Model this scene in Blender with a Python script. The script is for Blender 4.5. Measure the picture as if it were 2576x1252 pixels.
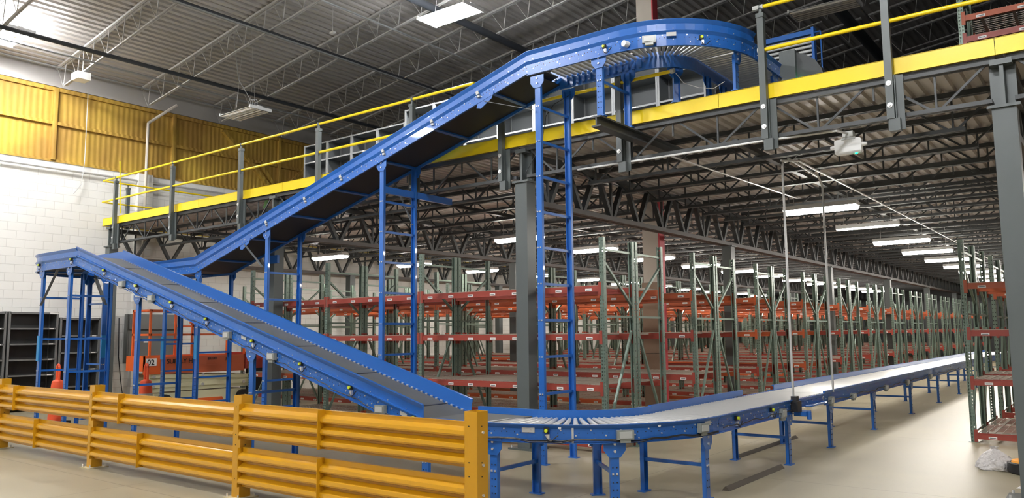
import bpy, math, random
from mathutils import Vector, Matrix
random.seed(7)
# ------------------------------------------------------------------ camera, world, exposure
for o in list(bpy.data.objects): bpy.data.objects.remove(o)
SC = bpy.context.scene
COL = SC.collection
YAW, PIT, ROLL, FPX = math.radians(37.6), math.radians(6.15), math.radians(0.56), 1970.0
fw = Vector((-math.sin(YAW)*math.cos(PIT), math.cos(YAW)*math.cos(PIT), math.sin(PIT)))
r0 = Vector((math.cos(YAW), math.sin(YAW), 0)); u0 = r0.cross(fw)
rt = r0*math.cos(ROLL) - u0*math.sin(ROLL); up = r0*math.sin(ROLL) + u0*math.cos(ROLL)
cd = bpy.data.cameras.new('camera'); cam = bpy.data.objects.new('camera', cd); COL.objects.link(cam)
cd.sensor_width = 36.0; cd.lens = 36.0*FPX/2576.0; cd.clip_end = 300
M3 = Matrix((rt, up, -fw)).transposed().to_4x4()
cam.matrix_world = Matrix.Translation((0, 0, 1.7)) @ M3
SC.camera = cam
w = bpy.data.worlds.new('world'); SC.world = w; w.use_nodes = True
w.node_tree.nodes['Background'].inputs[0].default_value = (0.6, 0.65, 0.75, 1)
w.node_tree.nodes['Background'].inputs[1].default_value = 0.05
SC.view_settings.view_transform = 'Standard'; SC.view_settings.look = 'None'
SC.view_settings.gamma = 1.0; SC.view_settings.use_curve_mapping = False
SC.view_settings.exposure = 1.1
HIGHBAY = 185.0      # radiance of the lamps under the roof
STRIP = 44.0        # radiance of the lamps under the mezzanine

# ------------------------------------------------------------------ materials
MATS = {}
def mat(name, col, rough=0.5, metal=0.0, coat=0.0, noise=None, bump=None, emit=None, spec=0.5):
    """noise=(scale, amount, other colour) ; bump=(scale, strength)"""
    m = bpy.data.materials.new(name); m.use_nodes = True
    nt = m.node_tree; b = nt.nodes['Principled BSDF']
    b.inputs['Base Color'].default_value = (*col, 1); b.inputs['Roughness'].default_value = rough
    b.inputs['Metallic'].default_value = metal; b.inputs['Coat Weight'].default_value = coat
    b.inputs['Specular IOR Level'].default_value = spec
    if noise or bump: tc = nt.nodes.new('ShaderNodeTexCoord')
    if noise:
        n = nt.nodes.new('ShaderNodeTexNoise'); n.inputs['Scale'].default_value = noise[0]; n.inputs['Detail'].default_value = 5
        nt.links.new(tc.outputs['Object'], n.inputs['Vector'])
        rp = nt.nodes.new('ShaderNodeValToRGB'); rp.color_ramp.elements[0].position = 0.5-noise[1]; rp.color_ramp.elements[1].position = 0.5+noise[1]
        rp.color_ramp.elements[0].color = (*col, 1); rp.color_ramp.elements[1].color = (*noise[2], 1)
        nt.links.new(n.outputs['Fac'], rp.inputs[0]); nt.links.new(rp.outputs[0], b.inputs['Base Color'])
    if bump:
        n2 = nt.nodes.new('ShaderNodeTexNoise'); n2.inputs['Scale'].default_value = bump[0]
        nt.links.new(tc.outputs['Object'], n2.inputs['Vector'])
        bp = nt.nodes.new('ShaderNodeBump'); bp.inputs['Strength'].default_value = bump[1]; bp.inputs['Distance'].default_value = 0.05
        nt.links.new(n2.outputs['Fac'], bp.inputs['Height']); nt.links.new(bp.outputs[0], b.inputs['Normal'])
    if emit:
        b.inputs['Emission Color'].default_value = (*emit[0], 1); b.inputs['Emission Strength'].default_value = emit[1]
    MATS[name] = m; return m
BLUE = mat('conveyor blue paint', (0.015, 0.115, 0.42), 0.32, 0, 0.4, noise=(1.2, 0.3, (0.018, 0.13, 0.47)))
TEAL = mat('teal splice paint', (0.015, 0.24, 0.55), 0.4)
BARR = mat('barrier yellow paint', (0.60, 0.30, 0.006), 0.3, 0, 0.3, noise=(2.5, 0.3, (0.55, 0.265, 0.006)))
YELL = mat('safety yellow paint', (0.90, 0.66, 0.003), 0.35, 0, 0.15, noise=(0.6, 0.25, (0.82, 0.60, 0.006)))
ORNG = mat('orange and lamplit beam paint', (0.48, 0.10, 0.028), 0.45, noise=(3, 0.3, (0.38, 0.075, 0.025)))  # orange beams, and lamp glow painted onto the top-level ones
REDB = mat('red beam paint', (0.33, 0.052, 0.034), 0.45, noise=(3, 0.3, (0.27, 0.045, 0.03)))
GREN = mat('green upright paint', (0.13, 0.185, 0.145), 0.36, 0.2, noise=(4, 0.3, (0.17, 0.22, 0.18)))
GALV = mat('galvanised steel', (0.64, 0.64, 0.63), 0.36, 0.5)
ZINC = mat('zinc bolts', (0.8, 0.8, 0.8), 0.25, 0.6)
WIRE = mat('wire decking steel', (0.42, 0.36, 0.30), 0.5, 0.4)
BELT = mat('conveyor belt rubber', (0.075, 0.075, 0.072), 0.6, noise=(3, 0.3, (0.10, 0.10, 0.095)))
PANB = mat('belt pan dark', (0.014, 0.016, 0.024), 0.6)
BLAK = mat('black plastic', (0.012, 0.012, 0.014), 0.5)
DGRY = mat('mezzanine grey paint', (0.05, 0.054, 0.055), 0.5, 0.0, noise=(3, 0.3, (0.04, 0.044, 0.045)))
POSG = mat('post grey paint', (0.085, 0.098, 0.096), 0.42)
BRNS = mat('girder primer', (0.085, 0.072, 0.068), 0.55)
SHLG = mat('shelving light grey', (0.34, 0.35, 0.35), 0.45)
SHLP = mat('shelving panel grey', (0.15, 0.16, 0.165), 0.5)
SHLD = mat('shelving dark grey', (0.07, 0.07, 0.068), 0.5)
SHLE = mat('shelving edge grey', (0.16, 0.16, 0.155), 0.45)
RDEK = mat('roof deck', (0.50, 0.475, 0.45), 0.7, noise=(0.4, 0.3, (0.42, 0.40, 0.38)))
RJST = mat('roof joist', (0.45, 0.44, 0.43), 0.6)
MDEK = mat('mezzanine deck steel', (0.62, 0.575, 0.53), 0.45, 0.0, noise=(1.5, 0.25, (0.50, 0.46, 0.42)))
PIPE = mat('dark pipe', (0.05, 0.055, 0.065), 0.5)
WPNT = mat('white paint', (0.78, 0.78, 0.76), 0.45)
PLAS = mat('light grey plastic', (0.46, 0.47, 0.45), 0.4)
CLER = mat('clear grey enclosure', (0.27, 0.285, 0.26), 0.3)
LABL = mat('white label', (0.82, 0.80, 0.76), 0.5)
INK = mat('black ink', (0.01, 0.01, 0.01), 0.5)
LIMEY = mat('sensor yellow green', (0.65, 0.75, 0.03), 0.4)
BEIG = mat('beige column paint', (0.62, 0.57, 0.50), 0.6, noise=(1.5, 0.2, (0.56, 0.50, 0.43)))
REDC = mat('red column paint', (0.62, 0.07, 0.09), 0.5)
BORD = mat('brown board', (0.30, 0.21, 0.145), 0.7, noise=(2.0, 0.2, (0.24, 0.165, 0.11)))
LIFO = mat('lift orange', (0.74, 0.13, 0.02), 0.45, noise=(1.5, 0.3, (0.60, 0.09, 0.015)))
LIFB = mat('lift red-brown', (0.42, 0.085, 0.03), 0.5)  # darker red-brown tone for most of the platform side
LIFR = mat('lift dark red', (0.30, 0.03, 0.02), 0.5)
CREM = mat('lift cream', (0.62, 0.60, 0.40), 0.5)
CONO = mat('cone orange', (0.85, 0.10, 0.03), 0.5)
CONG = mat('cone grey sleeve', (0.50, 0.47, 0.45), 0.5)
PANL = mat('electrical panel grey', (0.14, 0.145, 0.14), 0.45)
BAGM = mat('plastic bag', (0.55, 0.52, 0.50), 0.35, bump=(18, 0.8))
ORTL = mat('orange tool lining', (0.85, 0.35, 0.04), 0.6)
PURP = mat('purple print', (0.20, 0.10, 0.35), 0.5)
GLED = mat('green indicator', (0.0, 0.6, 0.25), 0.5, emit=((0.0, 1.0, 0.35), 6))
LAMP = mat('lit tubes', (1, 1, 1), 0.5, emit=((1.0, 0.95, 0.87), STRIP))
LAMH = mat('lit high bay tubes', (1, 1, 1), 0.5, emit=((0.97, 0.98, 1.0), HIGHBAY))
LAMO = mat('unlit tubes', (0.55, 0.5, 0.42), 0.3)
DUST = mat('dusty cream plate', (0.50, 0.43, 0.26), 0.7)
STRP = mat('dull brown strip', (0.085, 0.07, 0.055), 0.6)
LIMG = mat('lime sleeve', (0.45, 0.9, 0.35), 0.5)

def cmu_mat():
    m = bpy.data.materials.new('white painted block'); m.use_nodes = True; nt = m.node_tree; b = nt.nodes['Principled BSDF']
    tc = nt.nodes.new('ShaderNodeTexCoord'); sp = nt.nodes.new('ShaderNodeSeparateXYZ'); cb = nt.nodes.new('ShaderNodeCombineXYZ')
    nt.links.new(tc.outputs['Object'], sp.inputs[0]); nt.links.new(sp.outputs['Y'], cb.inputs['X']); nt.links.new(sp.outputs['Z'], cb.inputs['Y'])
    br = nt.nodes.new('ShaderNodeTexBrick'); br.inputs['Scale'].default_value = 1; br.inputs['Brick Width'].default_value = 0.406
    br.inputs['Row Height'].default_value = 0.2032; br.inputs['Mortar Size'].default_value = 0.006; br.inputs['Mortar Smooth'].default_value = 0.4
    br.inputs['Color1'].default_value = (0.80, 0.785, 0.74, 1); br.inputs['Color2'].default_value = (0.78, 0.765, 0.72, 1); br.inputs['Mortar'].default_value = (0.64, 0.62, 0.58, 1)
    nt.links.new(cb.outputs[0], br.inputs['Vector']); nt.links.new(br.outputs['Color'], b.inputs['Base Color'])
    bp = nt.nodes.new('ShaderNodeBump'); bp.inputs['Strength'].default_value = 0.6; bp.inputs['Distance'].default_value = 0.01; bp.invert = True
    nt.links.new(br.outputs['Fac'], bp.inputs['Height']); nt.links.new(bp.outputs[0], b.inputs['Normal']); b.inputs['Roughness'].default_value = 0.6
    return m
CMU = cmu_mat()
def foam_mat():
    m = bpy.data.materials.new('sprayed yellow insulation'); m.use_nodes = True; nt = m.node_tree; b = nt.nodes['Principled BSDF']
    tc = nt.nodes.new('ShaderNodeTexCoord')
    n = nt.nodes.new('ShaderNodeTexNoise'); n.inputs['Scale'].default_value = 0.8; n.inputs['Detail'].default_value = 6; nt.links.new(tc.outputs['Object'], n.inputs['Vector'])
    rp = nt.nodes.new('ShaderNodeValToRGB'); rp.color_ramp.elements[0].position = 0.35; rp.color_ramp.elements[1].position = 0.7
    rp.color_ramp.elements[0].color = (0.34, 0.19, 0.035, 1); rp.color_ramp.elements[1].color = (0.55, 0.36, 0.05, 1)
    nt.links.new(n.outputs['Fac'], rp.inputs[0]); nt.links.new(rp.outputs[0], b.inputs['Base Color'])
    mp = nt.nodes.new('ShaderNodeMapping'); mp.inputs['Scale'].default_value = (0.2, 1, 0.25); nt.links.new(tc.outputs['Object'], mp.inputs[0])
    wv = nt.nodes.new('ShaderNodeTexWave'); wv.wave_type = 'BANDS'; wv.bands_direction = 'Y'; wv.inputs['Scale'].default_value = 2.2; wv.inputs['Distortion'].default_value = 2.5; wv.inputs['Detail'].default_value = 3
    nt.links.new(mp.outputs[0], wv.inputs['Vector'])
    bp = nt.nodes.new('ShaderNodeBump'); bp.inputs['Strength'].default_value = 0.5; bp.inputs['Distance'].default_value = 0.018
    nt.links.new(wv.outputs['Fac'], bp.inputs['Height']); nt.links.new(bp.outputs[0], b.inputs['Normal']); b.inputs['Roughness'].default_value = 0.75
    return m
FOAM = foam_mat()
def floor_mat():
    m = bpy.data.materials.new('sealed concrete'); m.use_nodes = True; nt = m.node_tree; b = nt.nodes['Principled BSDF']
    tc = nt.nodes.new('ShaderNodeTexCoord')
    n = nt.nodes.new('ShaderNodeTexNoise'); n.inputs['Scale'].default_value = 0.55; n.inputs['Detail'].default_value = 9; n.inputs['Roughness'].default_value = 0.65; nt.links.new(tc.outputs['Object'], n.inputs['Vector'])
    rp = nt.nodes.new('ShaderNodeValToRGB'); rp.color_ramp.elements[0].position = 0.3; rp.color_ramp.elements[1].position = 0.7
    rp.color_ramp.elements[0].color = (0.262, 0.226, 0.148, 1); rp.color_ramp.elements[1].color = (0.36, 0.318, 0.215, 1)
    nt.links.new(n.outputs['Fac'], rp.inputs[0])
    br = nt.nodes.new('ShaderNodeTexBrick'); br.inputs['Scale'].default_value = 1; br.offset = 0; br.inputs['Brick Width'].default_value = 4.6; br.inputs['Row Height'].default_value = 4.6
    br.inputs['Mortar Size'].default_value = 0.006; br.inputs['Color1'].default_value = (1, 1, 1, 1); br.inputs['Color2'].default_value = (1, 1, 1, 1); br.inputs['Mortar'].default_value = (0.55, 0.55, 0.55, 1)
    nt.links.new(tc.outputs['Object'], br.inputs['Vector'])
    mx = nt.nodes.new('ShaderNodeMix'); mx.data_type = 'RGBA'; mx.blend_type = 'MULTIPLY'; mx.inputs[0].default_value = 1
    nt.links.new(rp.outputs[0], mx.inputs[6]); nt.links.new(br.outputs[0], mx.inputs[7]); nt.links.new(mx.outputs[2], b.inputs['Base Color'])
    r2 = nt.nodes.new('ShaderNodeMapRange'); r2.inputs[3].default_value = 0.28; r2.inputs[4].default_value = 0.55
    nt.links.new(n.outputs['Fac'], r2.inputs[0]); nt.links.new(r2.outputs[0], b.inputs['Roughness'])
    return m
FLOR = floor_mat()

# ------------------------------------------------------------------ mesh builder
def V(*a): return Vector(a)
class MB:
    def __init__(s): s.v = []; s.f = []; s.m = []
    def add(s, vs, fs, m=0):
        o = len(s.v); s.v += [tuple(v) for v in vs]
        for f in fs: s.f.append(tuple(i+o for i in f)); s.m.append(m)
    def box(s, a, b, m=0):
        x0, y0, z0 = [min(a[i], b[i]) for i in range(3)]; x1, y1, z1 = [max(a[i], b[i]) for i in range(3)]
        s.add([(x0,y0,z0),(x1,y0,z0),(x1,y1,z0),(x0,y1,z0),(x0,y0,z1),(x1,y0,z1),(x1,y1,z1),(x0,y1,z1)],
              [(0,3,2,1),(4,5,6,7),(0,1,5,4),(1,2,6,5),(2,3,7,6),(3,0,4,7)], m)
    def cbox(s, c, d, m=0): s.box([c[i]-d[i]/2 for i in range(3)], [c[i]+d[i]/2 for i in range(3)], m)
    def obox(s, c, X, Y, Z, d, m=0):
        c = Vector(c); X = Vector(X)*d[0]/2; Y = Vector(Y)*d[1]/2; Z = Vector(Z)*d[2]/2
        s.add([c-X-Y-Z, c+X-Y-Z, c+X+Y-Z, c-X+Y-Z, c-X-Y+Z, c+X-Y+Z, c+X+Y+Z, c-X+Y+Z],
              [(0,3,2,1),(4,5,6,7),(0,1,5,4),(1,2,6,5),(2,3,7,6),(3,0,4,7)], m)
    def bar(s, p, q, w, h, m=0, side=None):
        p = Vector(p); q = Vector(q); d = q-p; L = d.length
        if L < 1e-6: return
        d.normalize(); a = Vector(side) if side else (V(0,0,1) if abs(d.z) < 0.95 else V(1,0,0))
        x = d.cross(a).normalized(); y = x.cross(d)
        s.obox((p+q)/2, x, y, d, (w, h, L), m)
    def tube(s, p, q, r, n=8, m=0, r2=None):
        p = Vector(p); q = Vector(q); d = (q-p).normalized(); a = V(0,0,1) if abs(d.z) < 0.95 else V(1,0,0)
        x = d.cross(a).normalized(); y = x.cross(d); r2 = r if r2 is None else r2
        vs = [p+(x*math.cos(t)+y*math.sin(t))*r for t in [2*math.pi*i/n for i in range(n)]] + [q+(x*math.cos(t)+y*math.sin(t))*r2 for t in [2*math.pi*i/n for i in range(n)]]
        s.add(vs, [(i, (i+1) % n, (i+1) % n+n, i+n) for i in range(n)] + [tuple(range(n-1, -1, -1)), tuple(range(n, 2*n))], m)
    def pipe(s, pts, r, n=6, m=0):
        for a, b in zip(pts, pts[1:]):
            if (Vector(a)-Vector(b)).length > 1e-5: s.tube(a, b, r, n, m)
    def prism(s, poly, o, X, Y, D, t, m=0):
        """poly in the (X,Y) plane at o, thickness t along D"""
        o = Vector(o); X = Vector(X); Y = Vector(Y); D = Vector(D)*t; n = len(poly)
        a = [o+X*p[0]+Y*p[1] for p in poly]
        s.add(a+[v+D for v in a], [tuple(range(n-1, -1, -1)), tuple(range(n, 2*n))]+[(i, (i+1) % n, (i+1) % n+n, i+n) for i in range(n)], m)
    def sweep(s, path, prof, m=0, caps=True):
        n = len(prof); P = [Vector(p) for p in path]; rings = []
        for i, p in enumerate(P):
            a = P[max(i-1, 0)]; b = P[min(i+1, len(P)-1)]; t = Vector((b.x-a.x, b.y-a.y, 0)).normalized(); nn = Vector((t.y, -t.x, 0))
            rings.append([p+nn*u+Vector((0, 0, v)) for u, v in prof])
        vs = [v for r in rings for v in r]; fs = []
        for i in range(len(P)-1):
            for j in range(n): k = (j+1) % n; fs.append((i*n+j, i*n+k, (i+1)*n+k, (i+1)*n+j))
        if caps: fs += [tuple(range(n-1, -1, -1)), tuple(range((len(P)-1)*n, len(P)*n))]
        s.add(vs, fs, m)
    def lathe(s, c, prof, n=16, m=0):
        c = Vector(c); k = len(prof); vs = []
        for i in range(n):
            t = 2*math.pi*i/n
            vs += [c+V(r*math.cos(t), r*math.sin(t), z) for r, z in prof]
        fs = [(i*k+j, ((i+1) % n)*k+j, ((i+1) % n)*k+j+1, i*k+j+1) for i in range(n) for j in range(k-1)]
        s.add(vs, fs, m)
    def mesh(s, name, mats, off=(0,0,0), smooth=False):
        me = bpy.data.meshes.new(name); o = Vector(off)
        me.from_pydata([tuple(Vector(v)-o) for v in s.v], [], s.f)
        for mm in (mats if isinstance(mats, (list, tuple)) else [mats]): me.materials.append(mm)
        me.polygons.foreach_set('material_index', s.m)
        if smooth: me.polygons.foreach_set('use_smooth', [True]*len(s.f))
        me.update()
        if smooth: me.set_sharp_from_angle(angle=0.7)
        return me
    def build(s, name, mats, parent=None, smooth=False):
        off = wl(parent); ob = bpy.data.objects.new(name, s.mesh(name, mats, off, smooth)); COL.objects.link(ob); ob.parent = parent
        return ob
def wl(o):
    v = Vector((0, 0, 0))
    while o is not None: v += o.location; o = o.parent
    return v
def thing(name, label, cat, loc=(0,0,0), group=None, kind=None):
    o = bpy.data.objects.new(name, None); COL.objects.link(o); o.location = loc; o.empty_display_size = 0.2
    return tag(o, label, cat, group, kind)
def tag(o, label=None, cat=None, group=None, kind=None):
    if label: o['label'] = label
    if cat: o['category'] = cat
    if group: o['group'] = group
    if kind: o['kind'] = kind
    return o
def inst(me, name, parent, loc=(0,0,0), rot=None):
    """an object of its own (sharing mesh data) at loc, in its parent's frame"""
    o = bpy.data.objects.new(name, me); COL.objects.link(o); o.parent = parent; o.location = loc
    if rot: o.rotation_euler = rot
    return o
def copy_tree(o, parent=None):
    c = o.copy(); COL.objects.link(c); c.parent = parent
    for ch in list(o.children): copy_tree(ch, c)
    return c
def text(body, size, o, X, Y, D, mats, parent, name='lettering'):
    cu = bpy.data.curves.new(name, 'FONT'); cu.body = body; cu.size = size; cu.extrude = 0.002; cu.offset = size*0.012
    t = bpy.data.objects.new('tmp', cu); COL.objects.link(t)
    dg = bpy.context.evaluated_depsgraph_get(); me = bpy.data.meshes.new_from_object(t.evaluated_get(dg))
    bpy.data.objects.remove(t); me.materials.clear(); me.materials.append(mats)
    X = Vector(X); Y = Vector(Y); D = Vector(D); o = Vector(o)-wl(parent)
    for v in me.vertices: v.co = o+X*v.co.x+Y*v.co.y+D*v.co.z
    ob = bpy.data.objects.new(name, me); COL.objects.link(ob); ob.parent = parent
    return ob

# ------------------------------------------------------------------ room shell
WX = -20.8
m = MB(); m.box((WX-0.2, -14, -0.2), (26, 58, 0)); tag(m.build('floor', FLOR), 'beige sealed concrete warehouse floor', 'floor', kind='structure')
wall = MB(); wall.box((WX-0.2, -14, 0), (WX, 58, 6.12))
wl_ = wall.build('wall_left', CMU); tag(wl_, 'white painted block wall with yellow insulated band on top', 'wall', kind='structure')
f_ = MB(); f_.box((WX-0.25, -14, 6.12), (WX-0.04, 58, 8.0)); f_.build('insulation', FOAM, wl_)
g = MB(); g.box((WX-0.25, -14, 8.0), (WX, 58, 8.62)); g.build('eave_panel', RDEK, wl_)
gt = MB()
gt.box((WX-0.06, -14, 7.02), (WX+0.03, 58, 7.10)); gt.box((WX-0.06, -14, 7.88), (WX+0.02, 58, 7.98)); gt.box((WX-0.05, -14, 6.08), (WX+0.02, 58, 6.14))
gt.build('insulated_girt', FOAM, wl_)
for y in (2.2, 5.2, 8.22, 11.36, 14.9, 18.1, 21.2, 24.3):
    p = MB(); p.box((WX-0.05, y-0.05, 6.12), (WX+0.05, y+0.05, 7.95)); p.build('insulated_stud', FOAM, wl_)
for a, b in (((12.9, 7.8), (14.6, 6.3)), ((16.6, 7.8), (15.0, 6.3)), ((14.2, 7.0), (14.9, 6.15))):
    p = MB(); p.bar((WX+0.02, a[0], a[1]), (WX+0.02, b[0], b[1]), 0.12, 0.1); p.build('diagonal_brace', FOAM, wl_)
for y in (10.55, 21.0, 23.7, 31.5):
    p = MB(); p.box((WX-0.05, y-0.2, 0), (WX+0.14, y+0.2, 6.1)); p.build('pilaster', CMU, wl_)
for nm, a, b in (('wall_back', (WX, 58, 0), (26, 58.2, 14)), ('wall_right', (26, -14, 0), (26.2, 58, 14)), ('wall_front', (WX, -14.2, 0), (26, -14, 14))):
    p = MB(); p.box(a, b); tag(p.build(nm, WPNT if nm == 'wall_front' else SHLP), nm.replace('_', ' ')+' of the warehouse', 'wall', kind='structure')
# roof : corrugated deck on sloping joists
SL, RZ = 0.138, 8.46
def rz(x): return RZ+SL*(x+20.7) if x < 5 else RZ+SL*25.7-SL*(x-5)
m = MB(); pts = []; x = WX-0.1
while x < 26:
    for dx, dz in ((0, 0.05), (0.06, 0.05), (0.08, 0.0), (0.18, 0.0)): pts.append((x+dx, rz(x+dx)+0.02+dz))
    x += 0.2
n = len(pts); m.add([(a, -14.2, b) for a, b in pts]+[(a, 58.2, b) for a, b in pts], [(i, i+1, n+i+1, n+i) for i in range(n-1)])
roof = m.build('ceiling', RDEK); tag(roof, 'sloping corrugated grey roof deck on open web joists', 'ceiling', kind='structure')
def roof_joist(x0, x1):
    m = MB(); L = x1-x0
    def zt(x): return rz(x+x0)
    def ch(x, dz, w, h):
        pass
    for dy in (-0.035, 0.035):
        m.bar((x0, dy, rz(x0)-0.03), (x1, dy, rz(x1)-0.03), 0.05, 0.05)
        m.bar((x0+0.5, dy*0.6, rz(x0+0.5)-0.62), (x1-0.5, dy*0.6, rz(x1-0.5)-0.62), 0.028, 0.03)
    k = int(L/0.72); p = L/k
    for i in range(k):
        a = x0+i*p
        m.bar((a, 0, rz(a)-0.05), (a+p*0.5, 0, rz(a+p*0.5)-0.62), 0.011, 0.011)
        m.bar((a+p*0.5, 0, rz(a+p*0.5)-0.62), (a+p*0.62, 0, rz(a+p*0.62)-0.05), 0.017, 0.017)
    return m.mesh('roof_joist', RJST)
rj = roof_joist(-20.7, -5.2); rj2 = roof_joist(-5.0, 5.0); rj3 = roof_joist(5.1, 20)
for i in range(-5, 22):
    y = 8.2+2.15*i
    if y > 57: break
    inst(rj, 'roof_joist', roof, (0, y, 0))
    inst(rj2, 'roof_joist', roof, (0, y, 0)); 
    if y > 9: inst(rj3, 'roof_joist', roof, (0, y, 0))
for x, r, dz, mt, lab in ((-17.95, 0.05, 0.70, PIPE, 'dark pipe along the roof nearest the yellow wall'), (-14.85, 0.05, 0.70, PIPE, 'dark pipe under the roof, second from the yellow wall'),
                     (-11.72, 0.09, 0.70, PIPE, 'thicker dark pipe under the roof left of the lit high bay lamp'), (-5.1, 0.14, 0.75, PIPE, 'thick dark pipe under the roof above the conveyor crest')):
    p = MB(); p.tube((x, -14, rz(x)-dz), (x, 57.9, rz(x)-dz), r, 10); tag(p.build('roof_pipe', mt, None, True), lab, 'pipe')
for x, z, lab in ((-20.52, 8.42, 'bright conduit under the roof edge right above the yellow wall'), (-18.42, 8.05, 'thin light conduit beside the first dark roof pipe'), (-14.76, 8.50, 'thin light conduit clipped beside the second dark roof pipe'), (-13.0, 8.83, 'thin light conduit crossing the joists between the second and third dark roof pipes')):
    p = MB(); p.tube((x, -14, z), (x, 57.9, z), 0.022, 8); tag(p.build('roof_conduit', SHLG, None, True), lab, 'conduit')
# building column (beige, red edge)
t = thing('building_column', 'tall beige steel column with red flange rising through the mezzanine', 'column', (-7.75, 15.15, 0))
m = MB(); m.box((-8.0, 15.0, 0), (-7.62, 15.04, 10)); m.box((-8.0, 15.18, 0), (-7.62, 15.22, 10)); m.box((-7.83, 15.04, 0), (-7.80, 15.18, 10)); m.build('column_shaft', BEIG, t)
m = MB(); m.box((-7.62, 14.99, 0), (-7.59, 15.22, 10)); o = m.build('edge_plate', REDC, t); o['label'] = 'red painted edge plate'

for z0, z1 in ((0, 1.25), (1.26, 1.62), (1.63, 2.75)):
    m = MB(); m.box((-8.015, 14.975, z0), (-7.605, 14.988, z1)); m.box((-8.03, 14.975, z0), (-8.017, 15.24, z1)); m.build('cover_board', BORD, t)
# ------------------------------------------------------------------ mezzanine
MX0, MX1, MY0, MY1 = -20.5, 11.7, 9.4, 56.0
mz = thing('mezzanine_platform', 'steel mezzanine platform with yellow edge on grey columns', 'mezzanine', (0, 0, 0))
m = MB(); m.box((MX0, MY0+0.03, 4.62), (MX1, MY1, 4.71)); m.build('deck_slab', SHLP, mz)
m = MB(); pts = []; x = MX0
while x < MX1:
    for dx, dz in ((0, 0.045), (0.05, 0.045), (0.065, 0.0), (0.135, 0.0)): pts.append((x+dx, 4.55+dz))
    x += 0.152
n = len(pts); m.add([(a, MY0+0.03, b) for a, b in pts]+[(a, MY1, b) for a, b in pts], [(i, i+1, n+i+1, n+i) for i in range(n-1)]); m.build('corrugated_deck', MDEK, mz)
x = -0.82-3.04*7
while x < MX1:
    a = max(x, MX0)+0.003; b = x+3.04-0.003
    m = MB(); m.box((a, 9.385, 4.54), (b, 9.395, 4.73)); m.box((a, 9.385, 4.725), (b, 9.47, 4.733)); m.box((a, 9.36, 4.54), (b, 9.395, 4.547)); m.build('fascia_board', YELL, mz); x += 3.04
m = MB(); m.box((MX0-0.01, 9.385, 4.54), (MX0, MY1, 4.73)); m.build('fascia_board', YELL, mz)
GX = [-20.2, -13.3, -7.05, -0.78, 5.4, 11.5]
# joists (parallel to the edge)
def joist_mesh(L, ext=False):
    m = MB()
    for dy in (-0.03, 0.03):
        m.box((0.05, dy-0.02, 4.47), (L-0.05, dy+0.02, 4.535))
        m.box((0.1 if ext else 0.5, dy-0.02, 4.05), (L-0.1 if ext else L-0.5, dy+0.02, 4.095))
    k = max(2, round(L/1.22)); p = L/k
    for i in range(k):
        a = i*p; c = a+p/2
        m.bar((a+0.12 if i == 0 else a+0.06, 0, 4.5), (c-0.03, 0, 4.07), 0.02, 0.026)
        m.bar((c, 0, 4.07), (c, 0, 4.5), 0.022, 0.022)
        m.bar((c+0.03, 0, 4.07), (a+p-0.12 if i == k-1 else a+p-0.06, 0, 4.5), 0.02, 0.026)
        if i: m.bar((a, 0, 4.5), (a, 0, 4.3), 0.02, 0.02)
    return m
jm = {}
ny = 0; y = 9.46
while y < 54:
    for a, b in zip(GX, GX[1:]):
        key = (round(b-a, 2), ny == 0)
        if key not in jm: jm[key] = joist_mesh(b-a, ny == 0).mesh('joist', DGRY)
        inst(jm[key], 'joist', mz, (a, y, 0))
    y += 1.09; ny += 1
for xg in GX:
    y0 = 9.6; seg = 0
    while y0 < 52:
        m = MB(); L = 7.92
        for dx in (-0.06, 0.06):
            m.box((xg+dx-0.045, y0, 4.36), (xg+dx+0.045, y0+L, 4.45), 0)
            m.box((xg+dx-0.045, y0, 3.66), (xg+dx+0.045, y0+L, 3.74), 1)
        k = 8; p = L/k
        for i in range(k):
            m.bar((xg, y0+i*p+0.08, 4.4), (xg, y0+(i+0.5)*p-0.03, 3.72), 0.07, 0.09, 0, (1, 0, 0))
            m.bar((xg, y0+(i+0.5)*p+0.03, 3.72), (xg, y0+(i+1)*p-0.08, 4.4), 0.07, 0.09, 0, (1, 0, 0))
            if i % 2 == 0: m.bar((xg, y0+(i+0.5)*p, 3.72), (xg, y0+(i+0.5)*p, 4.4), 0.04, 0.04)
        m.build('girder', [DGRY, BRNS], mz); y0 += L
    for yc in (9.5, 17.38, 25.3, 33.2, 41.1, 49.0):
        m = MB(); h = 3.98 if yc < 10 else 3.64
        w_ = 0.11
        m.box((xg-w_, yc-0.11, 0), (xg+w_, yc+0.11, h))
        m.box((xg-0.24, yc-0.18, 0), (xg+0.24, yc+0.18, 0.025)); m.box((xg-w_-0.04, yc-0.14, h), (xg+w_+0.04, yc+0.14, h+0.03))
        if yc < 10: m.box((xg-0.02, yc-0.1, h+0.03), (xg+0.02, yc+0.1, 4.5)); m.box((xg-0.12, yc+0.02, h+0.03), (xg+0.12, yc+0.06, 4.5)); m.box((xg-0.1, yc-0.12, 4.44), (xg+0.1, yc+0.12, 4.5))
        for bx in (-0.2, 0.2):
            for by in (-0.14, 0.14): m.tube((xg+bx, yc+by, 0.02), (xg+bx, yc+by, 0.06), 0.012, 6, 1)
        m.build('column', [POSG, ZINC], mz)
for xs in (-3.75, -9.9, 2.3, -16.8):
    m = MB(); m.box((xs-0.04, 9.6, 4.10), (xs+0.04, 54, 4.16)); m.build('bridging_channel', DGRY, mz)
m = MB(); m.box((-5.14, 8.36, 4.72-0.42), (-5.0, 10.9, 4.74-0.42)); m.box((-5.14, 8.36, 4.42), (-5.0, 10.9, 4.44)); m.box((-5.08, 8.36, 4.32), (-5.06, 10.9, 4.43)); m.build('outrigger_beam', DGRY, mz)
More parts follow.
